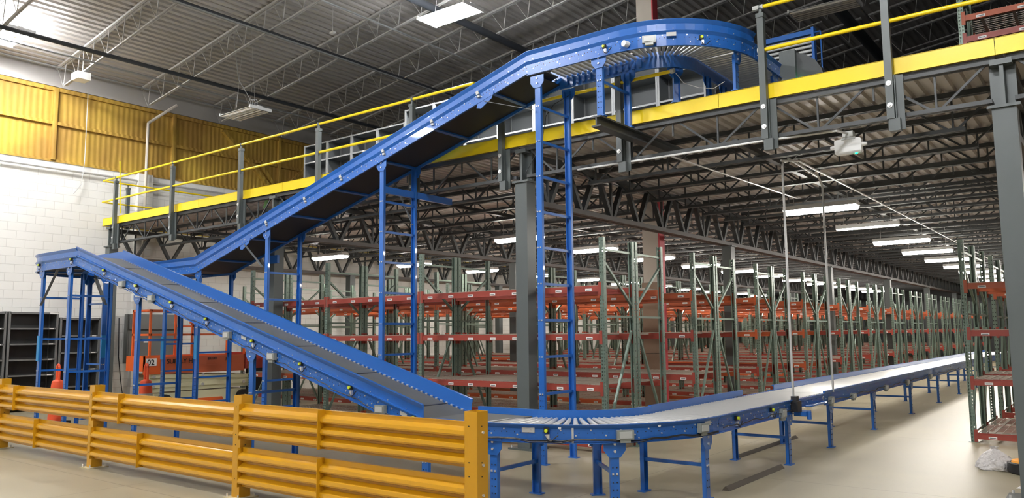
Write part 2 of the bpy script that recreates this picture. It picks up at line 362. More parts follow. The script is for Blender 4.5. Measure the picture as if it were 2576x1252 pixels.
# guard railing
gr = thing('guard_railing', 'yellow pipe guard railing on grey posts along the mezzanine edge', 'railing', (0, 0, 0))
def rail_post(x, y, z0=4.02, z1=5.6, mount=True, nx=0):
    m = MB(); m.box((x-0.04, y-0.04, z0), (x+0.04, y+0.04, z1)); m.box((x-0.048, y-0.048, z1-0.05), (x+0.048, y+0.048, z1+0.004))
    m.lathe((x, y, 0), [(0.03, z1), (0.022, z1+0.03), (0.022, z1+0.06), (0.034, z1+0.07), (0.034, z1+0.115), (0.0, z1+0.12)], 10)
    if mount:
        m.box((x+0.045, y+0.0, z0-0.1), (x+0.055, y+0.12, z0+0.5)); m.box((x-0.045, y+0.045, z0-0.12), (x+0.13, y+0.06, z0+0.5)); m.box((x-0.02, y-0.03, z0-0.14), (x+0.09, y+0.05, z0))
    o = m.build('post', POSG, gr, True)
    if mount:
        for z in (4.17, 4.42): b = MB(); b.tube((x, y-0.04, z), (x, y-0.05, z), 0.03, 10); b.tube((x, y-0.05, z), (x, y-0.062, z), 0.014, 6); b.build('bolt', ZINC, o)
PX = [-19.7, -17.0, -14.3, -11.77, -9.28, -7.35, -5.26, -3.24, -1.83, 1.0, 3.8, 6.6, 9.4]
for x in PX: rail_post(x, 9.3, z1=5.28 if -8 < x < -5 else 5.6)
for y in (9.95, 13.0, 16.2, 19.4, 22.6): rail_post(-20.4, y, 4.5, 5.6, False)
for z, a, b in ((5.69, -20.38, -7.9), (5.69, -3.24, 11), (5.14, -20.38, -4.46), (5.14, -3.24, 11)):
    m = MB(); m.tube((a, 9.3, z), (b, 9.3, z), 0.024, 10); m.build('rail', YELL, gr, True)
for z in (5.69, 5.14):
    m = MB(); m.tube((-20.38, 9.3, z), (-20.38, 24, z), 0.022, 8); m.build('rail', YELL, gr, True)
m = MB(); m.tube((-3.29, 9.3, 5.14), (-3.25, 9.3, 5.14), 0.04, 8); m.tube((-3.33, 9.3, 5.69), (-3.2, 9.3, 5.69), 0.034, 8); m.tube((-4.47, 9.3, 5.14), (-4.42, 9.3, 5.14), 0.035, 8)
m.build('end_cap', PLAS, gr, True)
m = MB(); m.tube((-19.42, 9.3, 4.76), (-19.55, 9.3, 6.08), 0.013, 6); m.build('gate_pole', YELL, gr, True)

# ------------------------------------------------------------------ conveyors
W2 = 0.39
def arc(cx, cy, r, a0, a1, z, n=16): return [(cx+r*math.cos(math.radians(a0+(a1-a0)*i/n)), cy+r*math.sin(math.radians(a0+(a1-a0)*i/n)), z) for i in range(n+1)]
def cprof(a, s, h0, h1, fl=0.03, t=0.006, top=True):
    """channel wall at lateral a (s=+1/-1 is the outward side) between heights h0..h1, flanges outward"""
    p = [(a, h0), (a+s*fl, h0), (a+s*fl, h0+t), (a+s*t, h0+t)]
    p += [(a+s*t, h1-0.045), (a+s*0.034, h1-t), (a+s*0.034, h1), (a, h1)] if top else [(a+s*t, h1), (a, h1)]
    return p
def samples(path, step, start=0.0):
    """points every step along a path: (pos, tangent3)"""
    out = []; d = start; acc = 0
    for a, b in zip(path, path[1:]):
        a = Vector(a); b = Vector(b); L = (b-a).length
        while d <= acc+L+1e-9: out.append((a+(b-a)*((d-acc)/L), (b-a).normalized())); d += step
        acc += L
    return out
def side_frame(parent, path, s, h0=-0.18, h1=0.0, bolts=0.23, tabs=False):
    m = MB(); m.sweep(path, cprof(s*W2, s, h0, h1))
    for i, (p, t) in enumerate(samples(path, bolts/2 if bolts else 9e9, 0.1)):
        nn = Vector((t.y, -t.x, 0)).normalized()*s; hh = h0+(h1-h0)*(0.7 if i % 2 else 0.42)
        q = p+nn*(W2+0.004)+V(0, 0, hh); m.tube(q, q+nn*0.010, 0.0085, 6, 1)
        if bolts < 0.4:
            for du in (-0.03, 0.03): q = p+nn*(W2+0.005)+V(0, 0, h0+(h1-h0)*0.55)+t*du; m.obox(q, t, nn, nn.cross(t), (0.010, 0.004, 0.010), 2)
            if i % 3 == 1: q = p+nn*(W2+0.004)+V(0, 0, h0+(h1-h0)*0.24)+t*0.04; m.tube(q, q+nn*0.010, 0.007, 6, 1)
    if tabs:
        for p, t in samples(path, 0.085, 0.05):
            nn = Vector((t.y, -t.x, 0)).normalized()*s; q = p+nn*(W2-0.012)+V(0, 0, h1-0.012); m.obox(q, t, nn, nn.cross(t), (0.03, 0.02, 0.02), 1)
    return m.build('side_frame', [BLUE, ZINC, PANB], parent)
def guard(parent, path, s, h=0.14):
    m = MB(); m.sweep(path, [(s*(W2+0.004), 0.0), (s*(W2+0.03), 0.0), (s*(W2+0.03), 0.005), (s*(W2+0.010), 0.005), (s*(W2+0.012), h*0.62), (s*(W2+0.042), h-0.004), (s*(W2+0.042), h), (s*(W2+0.004), h)])
    for i, (p, t) in enumerate(samples(path, 0.3, 0.1)):
        nn = Vector((t.y, -t.x, 0)).normalized()*s; q = p+nn*(W2+0.012)+V(0, 0, 0.022); m.tube(q, q+nn*0.006, 0.006, 6, 1)
    return m.build('guard_rail', [BLUE, ZINC], parent)
def belt(parent, path, seams=0.0, top=-0.012):
    m = MB(); w_ = W2-0.035; m.sweep(path, [(-w_, top-0.012), (w_, top-0.012), (w_, top), (-w_, top)])
    if seams:
        for p, t in samples(path, seams, 0.9):
            nn = Vector((t.y, -t.x, 0)).normalized(); m.obox(p+V(0, 0, top+0.002), t, nn, nn.cross(t), (0.025, 2*w_, 0.004), 1)
    m.build('belt', [BELT, PANB], parent)
def pan(parent, path, z=-0.13):
    m = MB(); w_ = W2-0.004; m.sweep(path, [(-w_, z-0.006), (w_, z-0.006), (w_, z), (-w_, z)]); m.build('bottom_pan', PANB, parent)
    for p, t in samples(path, 1.2, 0.7):
        c = MB(); nn = Vector((t.y, -t.x, 0)).normalized(); c.obox(p+V(0, 0, z-0.02), t, nn, nn.cross(t), (0.05, 2*w_, 0.03)); c.build('cross_member', BLUE, parent)
RM = {}
def rollers(parent, path, pitch=0.076, r=0.024, r2=None, lim=100, h=-0.03, start=0.04):
    w_ = W2-0.03; key = (r, r2)
    if key not in RM:
        m = MB(); m.tube((0, -w_, 0), (0, w_, 0), r, 12, 0, r2); m.tube((0, -w_-0.02, 0), (0, w_+0.02, 0), 0.008, 6, 0); RM[key] = m.mesh('roller', GALV, smooth=True)
    S = samples(path, pitch, start); org = wl(parent); extra = MB()
    for i, (p, t) in enumerate(S):
        a = math.atan2(t.y, t.x)
        if i < lim: inst(RM[key], 'roller', parent, p+V(0, 0, h)-org, (0, 0, a))
        else:
            nn = Vector((t.y, -t.x, 0)).normalized(); extra.tube(p-nn*w_+V(0, 0, h), p+nn*w_+V(0, 0, h), r, 8)
    if extra.v: tag(extra.build('roller_bank', GALV, parent, True), kind='stuff')
def support(parent, p, l, half, ztop, z0=0.0, rungs=(), splice=(), gus=0.0, legw=0.09, sides=(-1, 1), mat_=None):
    """p: point under the centreline, l: outward lateral unit vector (2D), legs at +-half"""
    l = Vector((l[0], l[1], 0)).normalized(); t = Vector((-l.y, l.x, 0)); c = Vector((p[0], p[1], 0)); sf = bpy.data.objects.new('support_stand', None); COL.objects.link(sf); sf.parent = parent; sf.location = c-wl(parent)
    for s in sides:
        q = c+l*s*half; m = MB(); zc = V(0, 0, (z0+ztop)/2); H = ztop-z0
        m.obox(q+zc-l*s*0.004, t, l, V(0,0,1), (legw, 0.006, H))
        for e in (-1, 1): m.obox(q+zc+t*e*(legw/2-0.003)-l*s*0.024, t, l, V(0,0,1), (0.006, 0.045, H))
        m.obox(q+V(0, 0, z0+0.006)-l*s*0.02, t, l, V(0,0,1), (legw+0.06, 0.09, 0.012))
        # gusset plate that carries the frame
        g0 = q+l*s*(0.006)+V(0, 0, ztop); a, b = 0.11, 0.055
        m.prism([(-a, 0.05+gus*-a), (-a, -0.05+gus*-a), (-b, -0.12), (b, -0.12), (a, -0.05+gus*a), (a, 0.05+gus*a)], g0-l*s*0.003, t, V(0,0,1), l*s, 0.008)
        for dz in (0.01, -0.06): m.tube(g0+V(0, 0, dz), g0+l*s*0.018+V(0, 0, dz), 0.014, 6, 1)
        z = z0+0.12
        while z < min(z0+0.9, ztop-0.2): 
            for e in (-0.02, 0.02): m.obox(q+l*s*0.001+t*e+V(0, 0, z), t, l, V(0,0,1), (0.012, 0.004, 0.012), 2)
            z += 0.07
        for z in rungs: m.obox(q+l*s*0.004+t*0.02+V(0, 0, z), t, l, V(0,0,1), (0.018, 0.012, 0.018), 1); m.obox(q+l*s*0.004-t*0.02+V(0, 0, z), t, l, V(0,0,1), (0.018, 0.012, 0.018), 1)
        m.build('leg', [BLUE, ZINC, PANB], sf)
        if splice and (s in splice[2]):
            k = MB(); k.obox(q+l*s*0.008+V(0, 0, (splice[0]+splice[1])/2), t, l, V(0,0,1), (legw+0.004, 0.02, splice[1]-splice[0])); o = k.build('splice_plate', TEAL, sf); 
    for z in rungs:
        k = MB(); k.obox(c+V(0, 0, z), l, t, V(0,0,1), (2*half-0.05, 0.03, 0.035)); k.build('cross_brace', BLUE, sf)
    return sf
def knee(parent, a, b):
    m = MB(); m.bar(a, b, 0.045, 0.006, 0, None); m.build('knee_brace', SHLP, parent)
def sensor(parent, p, l):
    l = Vector((l[0], l[1], 0)); t = Vector((-l.y, l.x, 0)); p = Vector(p)
    m = MB(); m.obox(p+l*0.02, t, l, V(0,0,1), (0.05, 0.03, 0.05), 0); m.tube(p+l*0.03, p+l*0.055, 0.017, 10, 1); m.obox(p+l*0.02+V(0,0,-0.06)+t*0.015, t, l, V(0,0,1), (0.03, 0.03, 0.05), 2)
    m.pipe([p+l*0.04+V(0,0,-0.07)+t*x*0.06+V(0,0,-0.03*math.sin(x*2.2)) for x in (0, 0.4, 0.8, 1.2, 1.6, 2.0)], 0.005, 5, 0)
    m.build('photo_sensor', [BLAK, LIMEY, ZINC], parent)
def jbox(parent, p, l, w_=0.16, h=0.09, mt=None):
    l = Vector((l[0], l[1], 0)).normalized(); t = Vector((-l.y, l.x, 0)); p = Vector(p)
    m = MB(); m.obox(p+l*0.03, t, l, V(0,0,1), (w_, 0.05, h), 0); m.obox(p+l*0.058, t, l, V(0,0,1), (w_*0.75, 0.012, h*0.7), 1); m.obox(p+l*0.03-V(0,0,h*0.65), t, l, V(0,0,1), (w_*0.6, 0.04, h*0.35), 0)
    m.build('control_box', [CLER, PLAS], parent)
def cable(parent, pts, r=0.006, mt=None):
    m = MB(); m.pipe(pts, r, 5); m.build('cable', mt or BLAK, parent)
def wobble(path, lat, h, step=0.12, amp=0.012):
    out = []
    for i, (p, t) in enumerate(samples(path, step, 0.05)):
        nn = Vector((t.y, -t.x, 0)).normalized(); out.append(p+nn*lat+V(0, 0, h+amp*math.sin(i*1.1)+amp*0.6*math.sin(i*2.7)))
    return out

YI = 8.84   # centreline of the upper conveyor ; frame top is the bed line
YD = 6.60   # centreline of the decline
def zi(x): return 3.13+0.2785*(x+14.43)
def zd(x): return 3.145-0.2775*(x+14.45)
# 1 incline
pI = [(-14.43, YI, 3.13), (-6.2, YI, zi(-6.2))]
inc = thing('incline_belt_conveyor', 'long blue belt conveyor climbing from the left up to the mezzanine', 'conveyor', (-10.3, YI, 0))
# lateral +1 is toward -Y for travel in +X
for s in (1, -1): side_frame(inc, pI, s, tabs=(s == -1)); guard(inc, pI, s)
belt(inc, pI, 1.9); pan(inc, pI)
for x, z_, n_, spl in ((-6.05, 5.18, 10, None), (-9.12, 4.32, 8, None), (-12.13, 3.5, 6, None), (-14.36, 2.93, 5, (1.26, 1.72, (-1,)))):
    zt = z_-0.03 if x > -6.1 else zi(x)-0.2
    support(inc, (x, YI), (0, 1), W2-0.012, zt, rungs=[0.42+0.4836*k for k in range(n_) if 0.42+0.4836*k < zt-0.1], splice=spl or (), gus=0.0)
support(inc, (-15.62, YI), (0, 1), W2-0.012, 2.93, rungs=(0.42, 1.0, 1.55, 2.2), splice=(1.24, 1.70, (-1,)))
knee(inc, (-6.95, 8.42, zi(-6.95)-0.21), (-6.1, 8.42, 4.72)); knee(inc, (-12.75, 8.42, zi(-12.75)-0.21), (-12.17, 8.42, 2.93)); knee(inc, (-9.6, 9.2, zi(-9.6)-0.2), (-9.15, 9.2, 3.5))
for x in (-6.95, -12.75): 
    m = MB(); m.prism([(-0.13, 0.03), (-0.16, -0.05), (-0.08, -0.09), (0.12, -0.03), (0.16, 0.05)], (x, 8.435, zi(x)-0.19), (1, 0, 0.2785), (0, 0, 1), (0, -1, 0), 0.01); m.build('brace_bracket', BLUE, inc)
for x in (-12.12, -11.02, -10.08, -9.06, -8.0, -7.09):
    m = MB(); m.obox((x, 8.43, zi(x)-0.02), V(1, 0, .28).normalized(), (0, 1, 0), V(-.28, 0, 1).normalized(), (0.05, 0.03, 0.05)); m.obox((x+0.02, 8.43, zi(x)-0.075), (1,0,0), (0,1,0), (0,0,1), (0.05, 0.03, 0.03)); m.build('sensor_bracket', PLAS, inc)
m = MB(); m.box((-9.15, 8.50, 3.94), (-9.09, 10.1, 4.05)); m.build('tie_beam', BLUE, inc)
m = MB(); m.box((-13.46, 9.33, 3.12), (-13.02, 9.38, 3.28)); m.build('tie_beam', BLUE, inc)
# 2 upper flat and curve
cxu, cyu, Rcu = -4.87, 9.80, 0.97
up_ = thing('upper_curve_conveyor', 'blue roller conveyor at the top of the incline curving back over the mezzanine edge', 'conveyor', (-5, YI, 0))
ZU = zi(-6.2)
pU = [(-6.2, YI, ZU), (-5.6, YI, ZU), (-5.2, YI, ZU)]+arc(cxu, cyu, cyu-YI, -90, 0, ZU, 18)
pU2 = [(-6.12, YI, ZU), (cxu, YI, ZU)]; pUa = arc(cxu, cyu, cyu-YI, -90, 0, ZU, 24)
for s in (1, -1): side_frame(up_, pU, s, h0=-0.2, bolts=0.2)
guard(up_, pU, 1); guard(up_, pU, -1, 0.02)
rollers(up_, pU2, 0.088, 0.024); rollers(up_, pUa, 0.078, 0.031, 0.017)
for a in pU2: pass
m = MB()
for p, t in samples(pU2, 0.1, 0.05):
    m.obox(p+V(0, W2-0.03, -0.12), (1,0,0), (0,1,0), (0,0,1), (0.045, 0.02, 0.1))
m.build('roller_bracket', BLUE, up_)
support(up_, (-6.03, YI), (0, 1), W2-0.012, ZU-0.2, z0=5.05, sides=())
support(up_, (-5.07, YI), (0, 1), W2-0.012, ZU-0.21, z0=4.45, rungs=(4.93,))
a_ = math.radians(-45)
for (lx, ly), l_, sd in (((-4.47, 9.44), (0.7071, -0.7071), -1), ((-3.62, 9.45), (1, 0), 1), ((-4.29, 10.05), (1, 0), -1)):
    support(up_, (lx-sd*l_[0]*0.378, ly-sd*l_[1]*0.378), l_, 0.378, ZU-0.21, z0=4.735, sides=(sd,))
jbox(up_, (-4.36, 8.50, 5.30), (0.38, -0.9), 0.17, 0.09); sensor(up_, (-4.95, 8.42, 5.33), (0, -1)); sensor(up_, (-3.86, 8.90, 5.33), (0.7, -0.7))
m = MB(); m.obox((-4.12, 8.62, 5.36), (0.85, 0.5, 0), (0.5, -0.85, 0), (0,0,1), (0.12, 0.004, 0.05)); m.build('maker_plate', PLAS, up_)
m = MB(); m.tube((-4.64, 8.45, 5.30), (-4.66, 8.38, 5.30), 0.04, 12); m.build('round_reflector', WPNT, up_)
cable(up_, [(-6.0, 9.2, 5.1), (-6.3, 9.22, 5.02), (-6.5, 9.3, 4.9), (-6.6, 9.32, 4.5), (-6.9, 9.32, 4.1)], 0.005)
cable(up_, [(-4.4, 9.3, 5.1), (-4.3, 9.32, 4.95), (-4.1, 9.34, 4.85), (-3.9, 9.34, 4.8), (-3.75, 9.34, 4.86)], 0.005, GALV)
# 3 upper straight going back over the mezzanine, and its raised gate
us = thing('mezzanine_roller_conveyor', 'short blue roller conveyor on the mezzanine behind the upper curve', 'conveyor', (cxu+0.96, 11, 4.73))
xs = cxu+0.96
pS = [(xs, cyu, ZU), (xs, 12.35, ZU)]
for s in (1, -1): side_frame(us, pS, s, h0=-0.2)
rollers(us, pS, 0.085)
for y in (10.6, 12.2): support(us, (xs, y), (1, 0), W2-0.012, ZU-0.21, z0=4.74, rungs=(4.95,))
gt_ = thing('raised_conveyor_gate', 'blue roller gate tilted upright at the end of the mezzanine conveyor', 'gate', (xs, 12.5, 4.73))
for dx in (-W2, W2):
    m = MB(); m.box((xs+dx-0.02, 12.44, 5.1), (xs+dx+0.02, 12.56, 6.5)); m.build('side_frame', BLUE, gt_)
m = MB(); m.box((xs-W2, 12.47, 6.40), (xs+W2, 12.53, 6.48)); m.box((xs-W2, 12.47, 5.98), (xs+W2, 12.5, 6.02)); m.build('cross_member', BLUE, gt_)
m = MB()
for k in range(16):
    pass
z = 5.2
while z < 6.38:
    if RM.get('g') is None:
        q = MB(); q.tube((-W2+0.02, 0, 0), (W2-0.02, 0, 0), 0.024, 10); RM['g'] = q.mesh('roller', GALV, smooth=True)
    inst(RM['g'], 'roller', gt_, (0, 0, z-4.73)); z += 0.072
m = MB(); m.pipe([(xs+W2+0.02, 12.5, 6.42), (xs+W2+0.11, 12.5, 6.42), (xs+W2+0.11, 12.5, 5.8), (xs+W2+0.02, 12.5, 5.8)], 0.012, 6); m.build('lift_handle', BLUE, gt_)
cb = thing('control_cabinet', 'grey control cabinet with green light on the mezzanine beside the raised gate', 'cabinet', (-3.35, 10.9, 4.71))
m = MB(); m.box((-3.52, 10.78, 4.71), (-3.3, 11.05, 5.60)); m.build('enclosure', POSG, cb)
m = MB(); m.prism([(0, 0), (0.36, 0), (0.36, 0.42), (0.33, 0.56), (0.25, 0.70), (0.13, 0.80), (0, 0.86)], (-3.3, 10.85, 4.71), (1, 0, 0), (0, 0, 1), (0, 1, 0), 0.2); m.build('curved_guard', DGRY, cb)
m = MB(); m.tube((-3.26, 10.84, 5.17), (-3.26, 10.80, 5.17), 0.02, 8); m.build('indicator_light', GLED, cb)
# 4 lower-left flat, 180 degree curve, flat
lc = thing('return_curve_conveyor', 'blue conveyor turning round at the far left between the two slopes', 'conveyor', (-16, 7.72, 0))
ZL = 3.13
pL = [(-14.43, YI, ZL), (-15.8, YI, ZL)]+arc(-15.85, (YI+YD)/2, (YI-YD)/2, 90, 270, ZL, 24)+[(-15.8, YD, ZL), (-14.45, YD, ZL)]
# travel -X then round then +X : lateral +1 is the outer... compute: outer side is +1 for clockwise seen from above
for s in (1, -1): side_frame(lc, pL, s); guard(lc, pL, s)
belt(lc, pL, 0); pan(lc, pL)
for x in (-15.9, -14.76): support(lc, (x, YD), (0, 1), W2-0.012, 2.93, rungs=(0.55, 1.1, 1.68, 2.45), splice=(1.28, 1.74, (-1,)) if x < -15 else ())
support(lc, (-16.97, (YI+YD)/2), (-1, 0), W2-0.012, 2.93, rungs=(0.6, 1.15, 1.7, 2.4), splice=(1.28, 1.74, (-1,)))
knee(lc, (-15.2, 6.2, 2.93), (-15.85, 6.2, 2.3)); knee(lc, (-15.3, 6.9, 2.9), (-14.8, 6.9, 2.3)); knee(lc, (-16.4, 7.4, 2.9), (-16.6, 7.7, 2.4))
sensor(lc, (-14.62, 6.2, 3.08), (0, -1)); sensor(lc, (-15.95, 6.2, 3.06), (0, -1))
# 5 decline
pD = [(-14.45, YD, zd(-14.45)), (-6.02, YD, zd(-6.02)), (-5.9, YD, 0.80)]
dc = thing('decline_belt_conveyor', 'blue belt conveyor sloping down from the left to the floor level behind the yellow barrier', 'conveyor', (-10, YD, 0))
pDg = [(-14.45, YD, zd(-14.45)), (-6.0, YD, zd(-6.0))]
for s in (1, -1): side_frame(dc, pD, s, tabs=(s == -1)); guard(dc, pDg, s, 0.15)
belt(dc, pD, 1.25); pan(dc, pD)
for x in (-12.3, -9.2): support(dc, (x, YD), (0, 1), W2-0.012, zd(x)-0.2, rungs=[z for z in (0.35, 0.95, 1.65) if z < zd(x)-0.4])
for x in (-13.37, -12.26, -11.2, -10.24, -9.12, -8.09, -7.16, -6.12): sensor(dc, (x, 6.2, zd(x)-0.03), (0, -1))
for x in (-12.73, -11.78, -9.7, -8.68, -6.64): jbox(dc, (x, 6.2, zd(x)-0.11), (0, -1), 0.15, 0.09)
for x in (-12.35, -9.35, -6.3):
    m = MB(); m.obox((x, 6.2, zd(x)-0.05), (1, 0, -.27), (0, 1, 0), (0, 0, 1), (0.11, 0.01, 0.05)); m.build('maker_plate', PLAS, dc)
cable(dc, wobble([(-13.9, YD, zd(-13.9)), (-6.2, YD, zd(-6.2))], W2+0.03, -0.14), 0.006)
cable(dc, wobble([(-12.7, YD, zd(-12.7)), (-11.8, YD, zd(-11.8))], W2+0.04, -0.17, 0.1, 0.02), 0.006, PLAS)
# 6 bottom curve
cxb, cyb, Rb = -5.22, 8.0, 1.40
bc = thing('floor_curve_conveyor', 'blue curved roller conveyor near the floor at the foot of the decline', 'conveyor', (-4.5, 7, 0))
ZB = 0.815
pB0 = [(-5.9, YD, ZB), (cxb, YD, ZB)]; pBa = arc(cxb, cyb, Rb, -90, 0, ZB, 20)
pB = pB0+pBa[1:]
side_frame(bc, pB, 1); side_frame(bc, pB, -1); guard(bc, pB, -1, 0.06)
belt(bc, [(-5.9, YD, ZB), (-5.1, YD, ZB)], 0, -0.008)
rollers(bc, pBa, 0.085, 0.030, 0.019)
support(bc, (-6.0, YD), (0, 1), W2-0.012, ZB-0.2, rungs=(0.34,)); support(bc, (-5.05, YD), (0, 1), W2-0.012, ZB-0.2, rungs=(0.34,))
support(bc, (cxb+Rb*math.cos(a_), cyb+Rb*math.sin(a_)), (math.cos(a_), math.sin(a_)), W2-0.012, ZB-0.2, rungs=(0.34,))
support(bc, (cxb+Rb, 7.72), (1, 0), W2-0.012, ZB-0.2, rungs=(0.34,))
def onb(deg, h): 
    a = math.radians(deg); return (cxb+(Rb+W2+0.008)*math.cos(a), cyb+(Rb+W2+0.008)*math.sin(a), ZB+h), (math.cos(a), math.sin(a))
p, l = onb(-42, -0.10); jbox(bc, p, l, 0.17, 0.09)
p, l = onb(-12, -0.09); jbox(bc, p, l, 0.14, 0.09)
p, l = onb(-66, -0.055); sensor(bc, p, l)
p, l = onb(-8, -0.05)
m = MB(); l3 = Vector((l[0], l[1], 0)); m.obox(p, V(-l[1], l[0], 0), l3, (0,0,1), (0.10, 0.01, 0.06)); m.build('maker_plate', PLAS, bc)
p, l = onb(-72, -0.05); l3 = Vector((l[0], l[1], 0)); m = MB(); m.obox(p, V(-l[1], l[0], 0), l3, (0,0,1), (0.13, 0.01, 0.06)); m.build('maker_plate', PLAS, bc)
for dg in (-62, -30, -88):
    p, l = onb(dg, -0.03); l3 = Vector((l[0], l[1], 0)); m = MB(); m.tube(Vector(p), Vector(p)+l3*0.012, 0.016, 10); m.build('round_reflector', WPNT, bc)
p, l = onb(-58, -0.1); l3 = Vector((l[0], l[1], 0)); m = MB(); m.obox(p, V(-l[1], l[0], 0), l3, (0,0,1), (0.02, 0.015, 0.17)); m.build('splice_strap', GALV, bc)
cable(bc, wobble(pB, W2+0.035, -0.145, 0.12, 0.010), 0.007); cable(bc, wobble(pB, W2+0.04, -0.155, 0.12, 0.014), 0.006)
# 7 straight rollers to the gate, gate, long line
XB = cxb+Rb
s1 = thing('floor_roller_conveyor', 'blue straight roller conveyor between the floor curve and the hinged gate', 'conveyor', (XB, 9, 0))
pA = [(XB, cyb, ZB), (XB, 10.36, ZB)]
for s in (1, -1): side_frame(s1, pA, s)
guard(s1, [(XB, cyb, ZB), (XB, 10.7, ZB)], -1, 0.07); rollers(s1, pA)
support(s1, (XB, 10.26), (1, 0), W2-0.012, ZB-0.2, rungs=(0.34,))
jbox(s1, (XB+W2, 9.92, 0.68), (1, 0), 0.14, 0.11); sensor(s1, (XB+W2, 8.45, 0.75), (1, 0)); sensor(s1, (XB+W2, 9.55, 0.75), (1, 0))
cable(s1, wobble(pA, W2+0.035, -0.13, 0.12, 0.012), 0.006)
s2 = thing('hinged_conveyor_gate', 'blue hinged lift gate section in the floor roller conveyor between two conduit drops', 'gate', (XB, 11.1, 0))
pG = [(XB, 10.4, ZB), (XB, 11.68, ZB)]
for s in (1, -1): side_frame(s2, pG, s, h0=-0.12, h1=-0.01)
rollers(s2, pG)
m = MB(); m.pipe([(XB+W2+0.03, 10.8, 0.70), (XB+W2+0.10, 10.85, 0.70), (XB+W2+0.10, 11.5, 0.70), (XB+W2+0.03, 11.55, 0.70)], 0.016, 8); m.build('lift_handle', BLUE, s2, True)
m = MB(); m.box((XB+W2, 10.42, 0.6), (XB+W2+0.16, 10.62, 0.66)); m.tube((XB+W2+0.17, 10.5, 0.56), (XB+W2+0.17, 10.5, 0.66), 0.03, 8); m.build('hinge_bracket', BLUE, s2)
m = MB(); m.box((XB+W2+0.01, 10.28, 0.66), (XB+W2+0.10, 10.44, 0.80)); m.box((XB+W2+0.01, 10.30, 0.80), (XB+W2+0.08, 10.40, 0.86)); m.build('switch_box', [BLAK], s2)
ls = thing('long_roller_conveyor', 'long straight blue roller conveyor with bright rollers running away between the racks', 'conveyor', (XB, 20, 0))
pX = [(XB, 11.72, ZB), (XB, 36, ZB)]
side_frame(ls, pX, 1, h1=0.02, bolts=0.45); side_frame(ls, pX, -1, bolts=0.45); guard(ls, [(XB, 11.95, ZB), (XB, 36, ZB)], -1, 0.07)
rollers(ls, pX)
for y in (12.1, 14.65, 17.75, 20.8, 23.75, 26.8, 29.9, 33): support(ls, (XB, y), (1, 0), W2-0.012, ZB-0.2, rungs=(0.34,))
jbox(ls, (XB+W2, 12.0, 0.69), (1, 0), 0.14, 0.10)
for y in (13.2, 15.4, 17.2, 19.6): jbox(ls, (XB+W2, y, 0.67), (1, 0), 0.2, 0.08)
cable(ls, wobble([(XB, 11.8, ZB), (XB, 24, ZB)], W2+0.035, -0.13, 0.25, 0.015), 0.007)
# ------------------------------------------------------------------ yellow barrier
bar_ = thing('safety_barrier', 'yellow corrugated steel guard barrier bolted to the floor in the foreground', 'barrier', (-9, 5, 0))
BX = [-17.0, -13.95, -10.85, -7.52, -4.24]
def ribs(z0, z1, y):
    """three-rib profile as (y, z) facing -Y"""
    H = z1-z0; o = [(0.015, 0.0), (0.005, 0.0), (0.0, 0.03)]
    pr = [(0.0, 0.0)]; 
    for k in range(3):
        b = 0.045+k*0.30
        pr += [(0.0, b), (-0.055, b+0.05), (-0.062, b+0.09), (-0.055, b+0.17), (0.0, b+0.25)]
    pr += [(0.0, 0.93), (0.0, 1.0)]
    return [(y+a, z0+b*H) for a, b in pr]
def barrier_panel(x0, x1, z0, z1, y):
    pr = ribs(z0, z1, y); n = len(pr); m = MB()
    pr2 = pr+[(a+0.004, b) for a, b in reversed(pr)]; n = len(pr2)
    m.add([(x0, a, b) for a, b in pr2]+[(x1, a, b) for a, b in pr2], [(i, (i+1) % n, (i+1) % n+n, i+n) for i in range(n)]+[tuple(range(n)), tuple(range(2*n-1, n-1, -1))])
    m.box((x0, y-0.004, z1-0.003), (x1, y+0.03, z1+0.002))
    return m
for i, x in enumerate(BX):
    m = MB()
    a, b = 0.068, 0.068; t_ = 0.007; z1 = 1.07
    m.box((x-a, 5-b, 0), (x+a, 5-b+t_, z1)); m.box((x-a, 5+b-t_, 0), (x+a, 5+b, z1)); m.box((x-a, 5-b+t_, 0), (x-a+t_, 5+b-t_, z1)); m.box((x+a-t_, 5-b+t_, 0), (x+a, 5+b-t_, z1))
    for z in (0.95, 0.66, 0.55, 0.2): m.tube((x-0.02, 5-b, z), (x-0.02, 5-b-0.002, z), 0.006, 8, 1); m.tube((x+a, 4.99, z), (x+a+0.002, 4.99, z), 0.006, 8, 1)
    po = m.build('post', [BARR, INK], bar_)
    for z in (0.90, 0.64, 0.4): h = MB(); h.tube((x+a, 5.0, z), (x+a+0.012, 5.0, z), 0.012, 6); h.build('bolt', ZINC, po)
    m = MB(); m.box((x-0.13, 5-0.13, 0), (x+0.13, 5+0.13, 0.012)); bp_ = m.build('base_plate', DUST, bar_)
    for sx in (-0.1, 0.1):
        for sy in (-0.1, 0.1): m = MB(); m.tube((x+sx, 5+sy, 0.01), (x+sx, 5+sy, 0.045), 0.009, 6); m.build('anchor_bolt', ZINC, bp_)
JT = {0: (-15.2, -15.0), 1: (-13.35, -12.55), 2: (-10.08, -9.57), 3: (-6.15, -6.15)}
for i, (a, b) in enumerate(zip(BX, BX[1:])):
    jt, jb = JT[i]
    for (z0, z1, j) in ((0.615, 0.985, jt), (0.125, 0.53, jb)):
        m = barrier_panel(a+0.07, j, z0, z1, 4.962); m.box((j, 4.90, z0), (j+0.006, 4.99, z1)); m.build('rail_panel', BARR, bar_)
        barrier_panel(j-0.03, b-0.068, z0-0.006, z1-0.008, 4.99).build('rail_panel', BARR, bar_)
        m = MB(); m.box((a+0.068, 4.90, z0), (a+0.075, 4.99, z1)); m.build('end_bracket', BARR, bar_)

